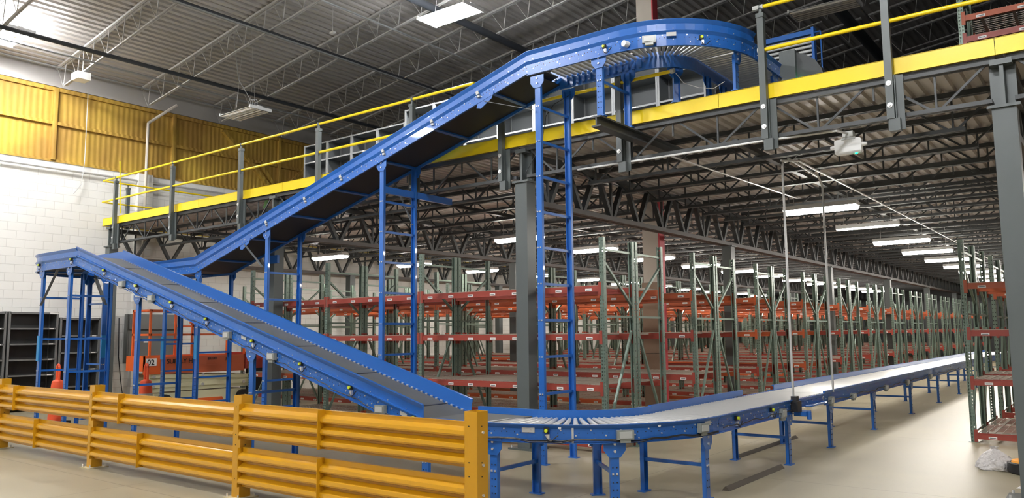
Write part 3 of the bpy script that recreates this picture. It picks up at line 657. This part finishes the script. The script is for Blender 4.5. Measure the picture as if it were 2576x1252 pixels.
# ------------------------------------------------------------------ pallet racks
PW = 0.076
def holed_post(H, detail=True):
    m = MB(); W = PW; t = 0.003; pitch = 0.0508*2 if not detail else 0.0508
    def plate(o, X, D, cols):
        """punched plate: width W along X, outward normal D"""
        o = Vector(o); X = Vector(X); n = int(H/pitch); hw = 0.0085; hh = 0.011; cw = W/cols
        for c in range(cols):
            for k in range(n):
                u0 = c*cw; u1 = u0+cw; v0 = k*pitch; v1 = v0+pitch if k < n-1 else H; cu = (u0+u1)/2; cv = v0+pitch/2
                P = [(u0, v0), (u1, v0), (u1, v1), (u0, v1), (cu-hw*0.7, cv-hh), (cu+hw*0.7, cv-hh), (cu+hw, cv+hh), (cu-hw, cv+hh)]
                m.add([o+X*a+V(0, 0, b) for a, b in P], [(0, 1, 5, 4), (1, 2, 6, 5), (2, 3, 7, 6), (3, 0, 4, 7)])
    # front face (toward -Y), two sides (toward +-X) ; origin is the post centre
    plate((-W/2, -W/2, 0), (1, 0, 0), (0, -1, 0), 2)
    plate((-W/2, W/2-0.012, 0), (0, -1, 0), (-1, 0, 0), 1) if False else None
    m.box((-W/2, -W/2, 0), (-W/2+t, W/2-0.01, H)); m.box((W/2-t, -W/2, 0), (W/2, W/2-0.01, H))
    m.box((-W/2, W/2-0.013, 0), (-W/2+0.02, W/2-0.01, H)); m.box((W/2-0.02, W/2-0.013, 0), (W/2, W/2-0.01, H))
    z = 0.1
    while z < H-0.05:
        for sx in (-1, 1): m.cbox((sx*(W/2+0.0004), -0.012, z), (0.001, 0.012, 0.02), 1)
        z += 0.1016
    m.box((-W/2-0.03, -W/2-0.015, 0), (W/2+0.03, W/2+0.015, 0.01))
    return m
RH = 3.08
post_me = holed_post(RH).mesh('post', [GREN, INK])
def brace_mesh(D, flip=False):
    m = MB(); zs = [0.15, 1.93, 2.9]
    for z in zs: m.bar((0, PW, z), (0, D-PW, z), 0.032, 0.032)
    e0, e1 = (D-PW, PW) if flip else (PW, D-PW)
    m.bar((0, e0, 0.25), (0, e1, 1.72), 0.034, 0.034); m.bar((0, e1, 2.12), (0, e0, 2.72), 0.034, 0.034)
    return m.mesh('brace', GREN)
def beam_mesh(L, lab, paint, seed):
    rnd = random.Random(seed); m = MB(); h = 0.09
    m.box((0, 0, -h), (L, 0.045, -0.02)); m.box((0, 0.02, -0.02), (L, 0.045, 0.0))
    for x in (0, L): m.box((x-0.02 if x else -0.03, -0.006, -0.15), (x+0.03 if x == L else 0.02, 0.0, 0.05)); m.box((x-0.004, 0, -0.15), (x+0.004, 0.05, 0.05))
    if lab:
        k = int(L/0.42)
        for i in range(k):
            x = (i+0.5)*L/k+rnd.uniform(-0.05, 0.05); m.box((x-0.055, -0.003, -0.078), (x+0.055, 0, -0.042), 1); m.box((x-0.04, -0.004, -0.068), (x+0.04, -0.003, -0.055), 2)
    return m.mesh('beam', [paint, LABL, SHLP])
def deck_mesh(L, D):
    m = MB(); n = 12; r = 0.0055
    for i in range(n): y = 0.02+(D-0.04)*i/(n-1); m.cbox((L/2, y, 0.004), (L-0.04, r, r))
    k = int(L/0.10)
    for i in range(k+1): x = 0.03+(L-0.06)*i/k; m.cbox((x, D/2, 0.009), (r, D, r)); m.cbox((x, -0.002, -0.008), (r, r, 0.03))
    for i in range(6): x = 0.2+(L-0.4)*i/5; m.box((x-0.02, 0.04, -0.02), (x+0.02, D-0.04, 0.0))
    return m.mesh('wire_deck', WIRE)
bays_l = [3.63, 2.50, 2.44, 2.45, 2.45]; RMc = {}
def cached(key, fn):
    if key not in RMc: RMc[key] = fn()
    return RMc[key]
def rack_row(x0, bays, y0, D, sgn, label, face, rnd, detail=True, z=0.0, levels=(2.38, 1.68, 0.95, 0.16), group='pallet rack rows'):
    """x0: end post, bays run in direction sgn; face=+1 when the row is seen from -Y"""
    t = thing('pallet_rack', label, 'pallet rack', (x0, y0, z), group)
    fl = face < 0; bm = cached(('br', D, fl), lambda: brace_mesh(D, fl))
    x = 0.0; xs_ = [0.0]
    for b in bays: x += sgn*b; xs_.append(x)
    for i, xx in enumerate(xs_):
        if detail:
            f = bpy.data.objects.new('upright_frame', bm); COL.objects.link(f); f.parent = t; f.location = (xx, 0, 0)
            inst(post_me, 'post', f, (0, PW/2, 0)); inst(post_me, 'post', f, (0, D-PW/2, 0), (0, 0, math.pi))
        else:
            f = inst(cached(('fr', D, fl), lambda: far_frame(D, fl)), 'upright_frame', t, (xx, 0, 0))
    for i, b in enumerate(bays):
        a = min(xs_[i], xs_[i+1])+PW/2; L = b-PW
        for j, lz in enumerate(levels):
            paint = ORNG if (rnd.random() < 0.14 or (j == 0 and y0 > 11)) else REDB  # top beams further back get orange as painted lamp glow; the random ones are orange
            bf = cached(('b', round(L, 2), paint.name, 1), lambda: beam_mesh(L, True, paint, 3))
            dz = rnd.choice((0, 0, 0.02, -0.02)) if detail and j in (0, 2) and y0 > 10 else 0
            inst(bf, 'beam', t, (a, 0.0, lz+dz)); inst(bf, 'beam', t, (a+L, D, lz+dz), (0, 0, math.pi))
            dk = cached(('d', round(L, 2), D), lambda: deck_mesh(L, D-0.06))
            if z < 1 and any(a < cx < a+L and y0-t.location.y+y0 < cy+0.2 and cy-0.2 < y0+D for cx, cy in ((X_-x0, Y_) for X_ in (-13.3, -7.05, -0.78, 5.4) for Y_ in (17.38, 25.3, 33.2, 41.1, 49.0))): continue
            inst(dk, 'wire_deck', t, (a, 0.03, lz+dz+0.002))
    return t
def far_frame(D, flip=False):
    m = MB()
    for y in (PW/2, D-PW/2):
        s = 1 if y < D/2 else -1; yy = y
        m.box((-PW/2, yy-s*PW/2, 0), (PW/2, yy-s*PW/2+s*0.003, RH)); m.box((-PW/2, yy-PW/2, 0), (-PW/2+0.003, yy+PW/2, RH)); m.box((PW/2-0.003, yy-PW/2, 0), (PW/2, yy+PW/2, RH))
        z = 0.1
        while z < RH-0.05:
            for e in (-0.019, 0.019): m.cbox((e, yy-s*(PW/2+0.0005), z), (0.014, 0.001, 0.022), 1)
            m.cbox((PW/2+0.0005, yy, z), (0.001, 0.014, 0.022), 1); z += 0.0762
    zs = [0.15, 1.93, 2.9]
    for z in zs: m.bar((0, PW, z), (0, D-PW, z), 0.032, 0.032)
    e0, e1 = (D-PW, PW) if flip else (PW, D-PW)
    m.bar((0, e0, 0.25), (0, e1, 1.72), 0.034, 0.034); m.bar((0, e1, 2.12), (0, e0, 2.72), 0.034, 0.034)
    return m.mesh('upright_frame', [GREN, INK])
rnd = random.Random(11)
ORD = ['nearest', 'second', 'third', 'fourth', 'fifth', 'sixth', 'seventh', 'eighth', 'ninth', 'tenth', 'eleventh', 'twelfth', 'thirteenth', 'fourteenth', 'fifteenth']
for k in range(14):
    y0 = 9.72+3.045*k
    for j in (0, 1):
        b = bays_l[:3] if (k == 0) else bays_l
        lab = 'green rack with red beams, %s row of the %s double run left of the conveyor' % (('near', 'far')[j], ORD[k])
        rack_row(-5.86, b, y0+j*0.955, 0.915, -1, lab, (1, -1)[j], rnd, detail=(k < 4))
for k in range(5):
    y0 = 13.79+3.6*k
    for j in (0, 1):
        lab = 'green rack with red beams, %s row of the %s double run right of the conveyor' % (('near', 'far')[j], ORD[k])
        rack_row(-1.86, [2.45, 2.45, 2.45], y0+j*1.24, 1.2, 1, lab, 1, rnd, detail=(k < 1), group='right hand rack rows', levels=(2.40, 1.68, 0.94, 0.14))
# short rack on the mezzanine at upper right
rack_row(-1.5, [2.45, 2.45], 12.7, 1.05, 1, 'rack with red beams standing on the mezzanine at the upper right', 1, rnd, True, 4.71, levels=(1.52, 1.2, 0.3), group=None)

# ------------------------------------------------------------------ lamps
def strip_lamp(loc, lit=True, narrow=False, label='', group=None):
    t = thing('strip_lamp', label, 'lamp', loc, group)
    w_ = 0.10 if narrow else 0.32; x, y, z = loc
    m = MB(); wh = 0.1 if narrow else 0.30; zb = 0.0; m.prism([(-wh/2, zb), (wh/2, zb), (wh/2*0.7, 0.08), (-wh/2*0.7, 0.08)], (x-0.61, y, z), (0, 1, 0), (0, 0, 1), (1, 0, 0), 1.22); m.build('housing', WPNT, t)
    tb = MB(); hw = w_*0.47; hd = 0.03 if narrow else 0.075; tb.prism([(hw*math.cos(a), hd*math.sin(a)) for a in [math.pi+math.pi*i/8 for i in range(9)]], (x-0.59, y, z-0.001), (0, 1, 0), (0, 0, 1), (1, 0, 0), 1.18)  # lit lens made thick so its shape stands in for lamp glare
    tb.build('glare_diffuser', LAMP if lit else LAMO, t)
    m = MB(); 
    for e in (-0.45, 0.45): m.tube((x+e, y, z+0.07), (x+e, y, 4.45), 0.004, 4)
    m.build('hanger', GALV, t)
    return t
COLN = {-3.95: 'above the aisle of the long conveyor', -10.4: 'over the middle of the left racks', -16.7: 'over the left racks near the white wall', 2.3: 'over the right hand racks'}
for cx in (-3.95, -10.4, -16.7, 2.3):
    for k in range(11):
        y = {-3.95: 13.9, -10.4: 13.77, -16.7: 13.65, 2.3: 14.0}[cx]+3.19*k
        strip_lamp((cx, y, 3.80), True, cx == -3.95 and k == 1, '%s hanging strip lamp from the mezzanine edge, %s' % (('nearest' if k == 0 else ORD[k]), COLN[cx]), 'strip lamps under the mezzanine')
def high_bay(loc, lit, label, drop=None):
    t = thing('high_bay_lamp', label, 'lamp', loc, 'high bay lamps under the roof'); x, y, z = loc
    m = MB(); m.box((x-0.61, y-0.06, z+0.03), (x+0.61, y+0.06, z+0.09))
    for s in (-1, 1):
        for e in (0.17,): m.bar((x-0.61, y+s*(e+0.075), z+0.025), (x+0.61, y+s*(e+0.075), z+0.025), 0.10, 0.006, 0, (0, 0.25*s, 1))
    m.box((x-0.64, y-0.3, z-0.01), (x-0.61, y+0.3, z+0.06)); m.box((x+0.61, y-0.3, z-0.01), (x+0.64, y+0.3, z+0.06)); m.build('reflector', WPNT, t)
    tb = MB()
    for i in range(6): yy = y+(i-2.5)*0.095; tb.tube((x-0.6, yy, z-0.005), (x+0.6, yy, z-0.005), 0.018, 8)
    tb.build('tube', LAMH if lit else LAMO, t, True)
    m = MB()
    for e in (-0.4, 0.4): m.tube((x+e, y, z+0.06), (x+e*0.4, y, rz(x+e*0.4)+0.01), 0.004, 4)
    m.build('hanger', GALV, t)
high_bay((-10.1, 11.15, 8.0), True, 'lit high bay lamp blazing under the roof above the incline conveyor')
high_bay((-16.4, 10.75, 7.05), False, 'unlit white high bay lamp hanging above the yellow guard railing')
high_bay((-4.15, 15.6, 8.0), False, 'unlit dim high bay lamp under the dark roof at the upper right')
high_bay((-18.9, 6.45, 8.3), True, 'lit high bay lamp at the far left edge against the grey roof')
for x, y, wh in ((-10.1, 3.2, 'in front of the incline, above the yellow barrier'), (-2.0, 3.2, 'just ahead of the camera above the floor curve'), (-2.0, -5.0, 'behind the camera'),
                 (-10.1, -5.0, 'behind the camera toward the yellow wall'), (-17.5, -1.0, 'close to the yellow wall on the camera side'), (6.0, 3.2, 'to the right of the camera')):
    high_bay((x, y, 8.2), True, 'lit high bay lamp '+wh)
for x, y, lab in ((-17.6, 5.35, 'small bright sensor light under the roof near the top left corner'), (-13.98, 11.4, 'tiny white sensor on the roof joist above the second dark pipe')):
    t = thing('roof_sensor', lab, 'sensor', (x, y, rz(x)-0.7)); m = MB(); m.box((x-0.07, y-0.04, rz(x)-0.72), (x+0.07, y+0.04, rz(x)-0.68)); m.build('sensor_head', WPNT, t); m = MB(); m.tube((x, y, rz(x)-0.68), (x, y, rz(x)), 0.008, 5); m.build('stem', GALV, t)
m = MB()
for k in range(3):
    c_ = (-16.2+0.05*k, 10.75, 7.27); m.pipe([(c_[0]+0.10*math.cos(2*math.pi*i/14), c_[1]+0.03*k, c_[2]+0.10*math.sin(2*math.pi*i/14)) for i in range(15)], 0.008, 5)
m.pipe([(-16.2, 10.75, 7.36), (-16.5, 10.6, 7.9), (-16.6, 10.5, rz(-16.6))], 0.008, 5)
tag(m.build('coiled_cable', SHLG, None, True), 'coiled light cable lying on top of the unlit high bay lamp', 'cable')
# ------------------------------------------------------------------ wall side things
def shelf_unit(y0, y1, top, n, label, zlab):
    t = thing('steel_shelving', label, 'shelving', (-20.5, (y0+y1)/2, 0), 'dark steel shelving against the white wall'); XF, XK = -20.3, -20.76
    for y in (y0, y1-0.045):
        for xx in (XF-0.03, XK): 
            m = MB(); m.box((xx, y, 0), (xx+0.03, y+0.045, top)); m.build('upright', SHLE, t)
    m = MB(); m.box((XK, y0, 0.05), (XK+0.01, y1, top)); m.build('back_panel', SHLD, t)
    for y in (y0+0.01, y1-0.02): m = MB(); m.box((XK, y, 0.05), (XF-0.01, y+0.008, top)); m.build('side_panel', SHLD, t)
    for i in range(n):
        z = 0.12+(top-0.14)*i/(n-1); m = MB(); m.box((XK, y0+0.02, z-0.01), (XF-0.01, y1-0.02, z)); m.box((XF-0.012, y0+0.03, z-0.035), (XF, y1-0.03, z), 1)
        if i < n-1 or zlab: m.box((XF, y1-0.2, z-0.03), (XF+0.002, y1-0.1, z-0.004) if i < n-1 else (XF+0.002, y1-0.01, z+0.01), 2)
        m.build('shelf', [SHLD, SHLE, LABL], t)
shelf_unit(6.2, 7.24, 2.32, 7, 'dark grey steel shelving unit cut by the left edge of the photo', False)
shelf_unit(7.28, 8.36, 2.32, 7, 'dark grey steel shelving unit behind the leftmost blue conveyor leg', True)
shelf_unit(8.40, 9.36, 2.19, 6, 'lower dark grey steel shelving unit nearest the bare white wall', False)
t = thing('electrical_panel', 'large grey electrical cabinet on the white wall behind the orange lift', 'electrical panel', (-20.7, 10.85, 1.0))
m = MB(); m.box((-20.65, 10.12, 1.02), (-20.46, 11.6, 2.3)); m.build('cabinet_body', PANL, t)
m = MB(); m.box((-20.46, 10.16, 1.06), (-20.445, 11.56, 1.85)); m.box((-20.46, 10.14, 1.9), (-20.39, 11.58, 2.28)); m.build('door', PANL, t)
m = MB(); m.box((-20.445, 10.55, 1.55), (-20.44, 10.68, 1.62)); o = m.build('warning_sticker', LABL, t); o['label'] = 'small white and red sticker'
for nm, pts, r, lab in (('wall_conduit', [(-20.72, -14, 5.9), (-20.72, 20, 5.9)], 0.03, 'grey conduit running along the white wall just below the yellow band'),
                        ('wall_pipe', [(-20.58, 10.5, 2.32), (-20.58, 10.5, 7.5), (-20.3, 11.15, 8.1)], 0.038, 'vertical pipe on the wall behind the end of the mezzanine railing'),
                        ('drain_pipe', [(-20.65, 9.75, 1.15), (-20.65, 9.75, 2.6)], 0.015, 'thin vertical conduit on the white wall right of the dark shelving'),
                        ('wall_cable', [(-20.7, 10.0, 2.2), (-20.68, 10.02, 1.2), (-20.68, 10.1, 0.6), (-20.68, 10.2, 0.02)], 0.012, 'black cable hanging down the white wall beside the electrical cabinet'),
                        ('hanging_wire', [(-20.7, 8.95, 8.0), (-20.7, 8.95, 6.2), (-20.7, 8.9, 5.6), (-20.7, 8.72, 5.32)], 0.01, 'thin grey wire dangling from the yellow band in front of the white wall'),
                        ('floor_conduit', [(-20.45, 9.55, 0), (-20.45, 9.55, 2.1)], 0.03, 'grey upright pipe at the right end of the dark shelving')):
    m = MB(); m.pipe(pts, r, 8); tag(m.build(nm, BLAK if 'cable' in nm else GALV if r < 0.036 else BEIG, None, True), lab, 'pipe' if 'pipe' in nm else 'wire' if r < 0.013 else 'conduit')
t = thing('battery_lamp_box', 'white emergency battery box hung under the roof joists at the upper left', 'emergency light', (-19.3, 8.2, 7.9))
m = MB(); m.box((-19.5, 8.03, 7.84), (-19.15, 8.33, 8.02)); m.build('housing', WPNT, t); m = MB(); m.tube((-19.3, 8.2, 8.02), (-19.3, 8.2, 8.67), 0.01, 6); m.build('hanger', GALV, t)
# mezzanine shelving
def mezz_shelf(x0, top, rows, label):
    t = thing('grey_shelving', label, 'shelving', (x0+0.46, 12.7, 4.71), 'grey shelving units on the mezzanine'); y0, y1, x1 = 12.5, 12.95, x0+0.915
    for x in (x0, x1-0.035):
        m = MB(); m.box((x, y0, 4.71), (x+0.035, y0+0.03, top)); m.box((x, y1-0.03, 4.71), (x+0.035, y1, top)); m.build('upright', SHLG, t)
    m = MB(); m.box((x0, y1-0.01, 4.75), (x1, y1, top)); m.build('back_panel', SHLP, t)
    m = MB(); m.box((x0+0.004, y0+0.02, 4.75), (x0+0.01, y1, top)); m.box((x1-0.01, y0+0.02, 4.75), (x1-0.004, y1, top)); m.build('side_panel', SHLP, t)
    for i in range(rows):
        z = top-0.01-(top-4.8)*i/(rows-1); m = MB(); m.box((x0+0.01, y0+0.01, z-0.01), (x1-0.01, y1, z), 0); m.box((x0+0.03, y0, z-0.035), (x1-0.03, y0+0.008, z), 1); m.box((x0+0.4, y0-0.002, z-0.03), (x0+0.48, y0, z-0.005), 2); m.build('shelf', [SHLP, SHLG, LABL], t)
n_ = 12; names = ['leftmost', 'second', 'third', 'fourth', 'fifth', 'sixth', 'seventh', 'eighth', 'ninth', 'tenth', 'eleventh', 'rightmost']
for i in range(n_):
    mezz_shelf(-16.4+0.92*i, 6.58 if i < 4 else 6.86, 5, '%s grey shelving unit %s in the row on the mezzanine' % (names[i], '' if i in (0, 11) else 'from the left')) if True else None
# ------------------------------------------------------------------ scissor lift
t = thing('scissor_lift', 'orange and cream scissor lift parked behind the blue conveyor legs', 'scissor lift', (-17.7, 10.4, 0))
LX = -17.3; LX2 = -18.1
m = MB(); m.box((LX2, 8.95, 0.93), (LX, 11.5, 0.97)); m.box((LX-0.03, 8.95, 0.97), (LX, 9.33, 1.27)); m.box((LX-0.03, 9.33, 0.97), (LX, 11.5, 1.25), 1); m.box((LX2, 9.05, 0.97), (LX2+0.03, 11.5, 1.27)); m.box((LX2, 8.95, 0.97), (LX, 8.98, 1.27)); m.box((LX-0.03, 8.95, 0.86), (LX+0.01, 9.33, 1.03)); m.box((LX-0.03, 9.33, 0.86), (LX+0.01, 11.5, 1.03), 1); m.build('platform', [LIFO, LIFB], t)
m = MB(); m.box((LX2, 11.52, 0.9), (LX+0.02, 12.3, 1.3)); m.box((LX+0.02, 11.6, 1.12), (LX+0.03, 12.2, 1.14)); m.build('extension_deck', LIFR, t)
def railset(name, pts):
    m = MB()
    for a, b in pts: m.bar(a, b, 0.045, 0.045)
    m.build(name, LIFO, t)
for X_ in (LX-0.02, LX2+0.02):
    railset('guard_rail', [((X_, 9.08, 1.27), (X_, 9.08, 2.32)), ((X_, 10.1, 1.27), (X_, 10.1, 2.3)), ((X_, 9.08, 2.3), (X_, 10.1, 2.3)), ((X_, 9.08, 1.75), (X_, 11.5, 1.75)), ((X_, 11.5, 1.27), (X_, 11.5, 1.95)), ((X_, 10.1, 1.95), (X_, 11.5, 1.95))])
railset('guard_rail', [((LX, 9.08, 2.3), (LX2, 9.08, 2.3)), ((LX, 9.08, 1.75), (LX2, 9.08, 1.75))])
m = MB(); m.cbox((LX-0.02, 10.1, 2.1), (0.1, 0.1, 0.18)); m.build('control_box', LIFO, t)
for i, (z0, z1) in enumerate(((0.82, 0.76), (0.72, 0.70), (0.60, 0.64), (0.50, 0.56))):
    for X_ in (LX-0.05-0.03*(i % 2), LX2+0.08+0.03*(i % 2)):
        m = MB(); m.bar((X_, 9.12, z0 if i % 2 else z0), (X_, 11.7, z1-0.04), 0.06, 0.095); m.build('scissor_arm', CREM, t)
m = MB()
for y in (9.2, 10.4, 11.5):
    for z in (0.8, 0.58): m.tube((LX-0.02, y, z), (LX+0.01, y, z), 0.035, 10)
m.build('pivot_pin', ZINC, t, True)
m = MB(); m.box((LX2+0.05, 9.25, 0.22), (LX-0.05, 11.6, 0.42)); m.prism([(9.6, 0.12), (11.3, 0.12), (11.1, 0.44), (9.8, 0.44)], (LX-0.05, 0, 0), (0, 1, 0), (0, 0, 1), (1, 0, 0), 0.06); m.build('chassis', CREM, t)
m = MB(); m.prism([(9.7, 0.08), (11.0, 0.08), (10.9, 0.26), (9.8, 0.26)], (LX, 0, 0), (0, 1, 0), (0, 0, 1), (1, 0, 0), 0.03); m.build('access_door', LIFO, t)
for y in (9.45, 11.5):
    for X_ in (LX-0.06, LX2-0.06): m = MB(); m.tube((X_, y, 0.2), (X_+0.12, y, 0.2), 0.2, 18); m.tube((X_-0.002, y, 0.2), (X_+0.124, y, 0.2), 0.08, 12, 1); m.build('wheel', [BLAK, CREM], t, True)
m = MB(); m.box((LX-0.3, 11.75, 0.35), (LX-0.02, 12.35, 0.9)); m.build('hydraulic_unit', BLAK, t)
m = MB(); m.box((LX+0.01, 8.99, 1.05), (LX+0.014, 9.24, 1.22)); m.build('number_plate', LABL, t)
text('02', 0.17, (LX+0.018, 9.02, 1.075), (0, 1, 0), (0, 0, 1), (1, 0, 0), INK, t)
text('P SUPPLY H', 0.15, (LX+0.012, 9.36, 1.09), (0, 1, 0), (0, 0, 1), (1, 0, 0), INK, t)
text('2032ES', 0.085, (LX+0.012, 10.50, 1.15), (0, 1, 0), (0, 0, 1), (1, 0, 0), INK, t)
text('JL', 0.085, (LX+0.012, 10.98, 1.14), (0, 1, 0), (0, 0, 1), (1, 0, 0), INK, t)
# ------------------------------------------------------------------ cones
def channelizer(x, y, label):
    t = thing('traffic_channelizer', label, 'traffic cone', (x, y, 0), 'orange traffic channelizers')
    m = MB(); m.box((x-0.2, y-0.2, 0), (x+0.2, y+0.2, 0.06)); m.build('rubber_base', BLAK, t)
    m = MB(); m.lathe((x, y, 0), [(0.15, 0.05), (0.14, 0.3), (0.115, 0.75), (0.10, 0.84), (0.05, 0.87), (0.0, 0.87)], 20, 0); m.build('body', CONO, t, True)
    m = MB(); m.lathe((x, y, 0), [(0.131, 0.42), (0.138, 0.42), (0.128, 0.60), (0.12, 0.60)], 20); m.build('sleeve', CONG, t, True)
    m = MB(); P = [Vector((x+0.055*math.cos(a), y, 1.09+0.075*math.sin(a))) for a in [math.pi*i/8 for i in range(9)]]; m.pipe([(x+0.055, y, 0.86)]+P+[(x-0.055, y, 0.86)], 0.024, 8); m.build('handle', CONO, t, True)
channelizer(-16.9, 7.0, 'orange traffic channelizer with loop handle between the leftmost conveyor legs')
channelizer(-15.25, 7.95, 'orange traffic channelizer standing in front of the scissor lift')
# ------------------------------------------------------------------ hanging / electrical under mezz
t = thing('emergency_light', 'white rectangular emergency light with green indicator under the mezzanine edge', 'emergency light', (-2.42, 9.9, 3.9))
m = MB(); rr = 0.03; W_, H_ = 0.155, 0.093; pl = []
for cx_, cz_, a0 in ((W_-rr, H_-rr, 0), (-W_+rr, H_-rr, 90), (-W_+rr, -H_+rr, 180), (W_-rr, -H_+rr, 270)):
    for i in range(5): a = math.radians(a0+22.5*i); pl.append((cx_+rr*math.cos(a), cz_+rr*math.sin(a)))
m.prism(pl, (-2.45, 9.88, 3.92), (1, 0, 0), (0, 0, 1), (0, 1, 0), 0.08); m.build('housing', WPNT, t)
m = MB(); 
for s in (-1, 1): m.tube((-2.45+s*0.14, 9.92, 3.93), (-2.45+s*0.21, 9.92, 3.93), 0.03, 10, 0, 0.018)
m.build('lamp_head', WPNT, t, True)
m = MB(); m.box((-2.5, 9.86, 4.03), (-2.38, 9.96, 4.10)); m.box((-2.52, 9.87, 4.0), (-2.36, 9.94, 4.025)); m.build('junction_box', PLAS, t)
m = MB(); m.tube((-2.36, 9.90, 3.815), (-2.36, 9.90, 3.828), 0.012, 8); m.build('indicator_light', GLED, t)
for nm, pts, r, lab in (
    ('edge_conduit', [(-6.0, 9.36, 4.03), (-4.0, 9.36, 4.02), (-3.3, 9.36, 4.02), (-2.5, 9.6, 4.06), (-2.44, 9.86, 4.07)], 0.014, 'white conduit along the front joist leading to the emergency light'),
    ('ceiling_conduit', [(-4.55, 9.4, 4.02), (-4.5, 9.6, 4.0), (-4.3, 13.8, 4.0)], 0.012, 'thin galvanised conduit running back from the front joist to the nearest strip lamp'),
    ('aisle_conduit', [(-3.4, 10.3, 3.95), (-3.3, 10.7, 4.0), (-3.25, 30, 4.0)], 0.014, 'long straight conduit beside the strip lamps above the long conveyor'),
    ('conduit_drop', [(-3.4, 10.34, 0.8), (-3.4, 10.34, 3.88), (-3.4, 10.38, 3.94), (-3.4, 10.5, 3.97)], 0.016, 'shiny vertical conduit dropping to the near end of the hinged gate'),
    ('conduit_drop', [(-3.4, 12.12, 0.8), (-3.4, 12.12, 3.88), (-3.42, 12.0, 4.0), (-3.5, 10.9, 4.1)], 0.016, 'shiny vertical conduit dropping to the far end of the hinged gate')):
    m = MB(); m.pipe(pts, r, 8); tag(m.build(nm, GALV if r != 0.014 or 'edge' not in nm else WPNT, None, True), lab, 'conduit')
t = thing('warning_light', 'lime green tagged light hanging under the mezzanine edge by the incline', 'light', (-13.9, 9.8, 4.4))
m = MB(); m.box((-14.05, 9.75, 4.32), (-13.6, 10.0, 4.36)); m.tube((-13.8, 9.9, 4.36), (-13.8, 9.9, 4.5), 0.01, 6); m.build('bracket', DGRY, t); m = MB(); m.prism([(0, 0), (0.12, 0), (0.16, 0.17), (0.09, 0.17)], (-14.2, 9.78, 4.38), (1, 0, 0), (0, 0, 1), (0, 1, 0), 0.03); m.build('sleeve', LIMG, t)
# ------------------------------------------------------------------ things on the floor
m = MB(); m.prism([(-0.045, 0), (0.045, 0), (0.006, 0.045), (-0.006, 0.045)], (-3.47, 8.22, 0), (1, 0, 0), (0, 0, 1), (0, 1, 0), 1.75); tag(m.build('floor_strip', STRP), 'dark low strip lying on the floor under the near edge of the roller conveyor', 'metal strip')  # low dark brown ridges on the floor along the conveyor edges
m = MB(); m.prism([(-0.045, 0), (0.045, 0), (0.006, 0.04), (-0.006, 0.04)], (-4.22, 10.45, 0), (1, 0, 0), (0, 0, 1), (0, 1, 0), 2.4); tag(m.build('floor_strip', STRP), 'dark low strip lying on the floor under the hinged gate', 'metal strip')
bm_ = MB(); cx_, cy_ = -1.32, 11.35; prof = [(0.0, 0.01)]
rnd2 = random.Random(5); n1, n2 = 22, 9; vs = []; fs = []
for j in range(n2):
    f = j/(n2-1); R = [0.19, 0.205, 0.19, 0.165, 0.135, 0.10, 0.06, 0.03, 0.045][j]; z = [0.003, 0.03, 0.07, 0.11, 0.15, 0.19, 0.22, 0.24, 0.27][j]
    for i in range(n1): a = 2*math.pi*i/n1; k = R*(1+0.16*math.sin(5*a+j*0.7)+rnd2.uniform(-0.08, 0.08)); vs.append((cx_+k*math.cos(a)*1.05, cy_+k*math.sin(a), z+rnd2.uniform(-0.008, 0.008)*(j > 0)))
for j in range(n2-1):
    for i in range(n1): fs.append((j*n1+i, j*n1+(i+1) % n1, (j+1)*n1+(i+1) % n1, (j+1)*n1+i))
fs.append(tuple(range(n1-1, -1, -1))); bm_.add(vs, fs); tag(bm_.build('plastic_bag', BAGM, None, True), 'crumpled translucent grey plastic bag standing on the floor at right', 'bag')
t = thing('tool_bag', 'low black tool bag with orange lining on the floor at the right edge', 'tool bag', (-0.95, 11.2, 0))
m = MB(); m.lathe((-0.93, 11.2, 0), [(0.0, 0.0), (0.23, 0.0), (0.25, 0.02), (0.25, 0.12), (0.22, 0.13), (0.22, 0.10), (0.0, 0.10)], 24); m.build('shell', BLAK, t, True)
m = MB(); m.lathe((-0.93, 11.2, 0), [(0.218, 0.10), (0.2, 0.15), (0.1, 0.17), (0.0, 0.165)], 20); m.build('lining', ORTL, t, True)
m = MB(); m.lathe((-0.95, 12.0, 0), [(0.0, 0.0), (0.10, 0.0), (0.14, 0.05), (0.13, 0.2), (0.09, 0.35), (0.05, 0.42), (0.06, 0.5), (0.0, 0.5)], 14); tag(m.build('tied_sack', BAGM, None, True), 'tall grey sack standing behind the black tool bag at the right edge', 'bag')
m = MB(); m.add([(-1.0, 10.1, 0.002), (-0.85, 10.08, 0.01), (-0.83, 10.2, 0.03), (-0.98, 10.22, 0.004)], [(0, 1, 2, 3)]); m.add([(-0.97, 10.13, 0.012), (-0.9, 10.12, 0.018), (-0.89, 10.16, 0.024), (-0.96, 10.17, 0.016)], [(0, 1, 2, 3)], 1)
m.add([(-1.0, 10.1, 0.0), (-0.85, 10.08, 0.006), (-0.83, 10.2, 0.026), (-0.98, 10.22, 0.0)], [(3, 2, 1, 0)])
tag(m.build('paper_scrap', [WPNT, PURP]), 'small white paper scrap with purple print on the floor at the lower right', 'paper')
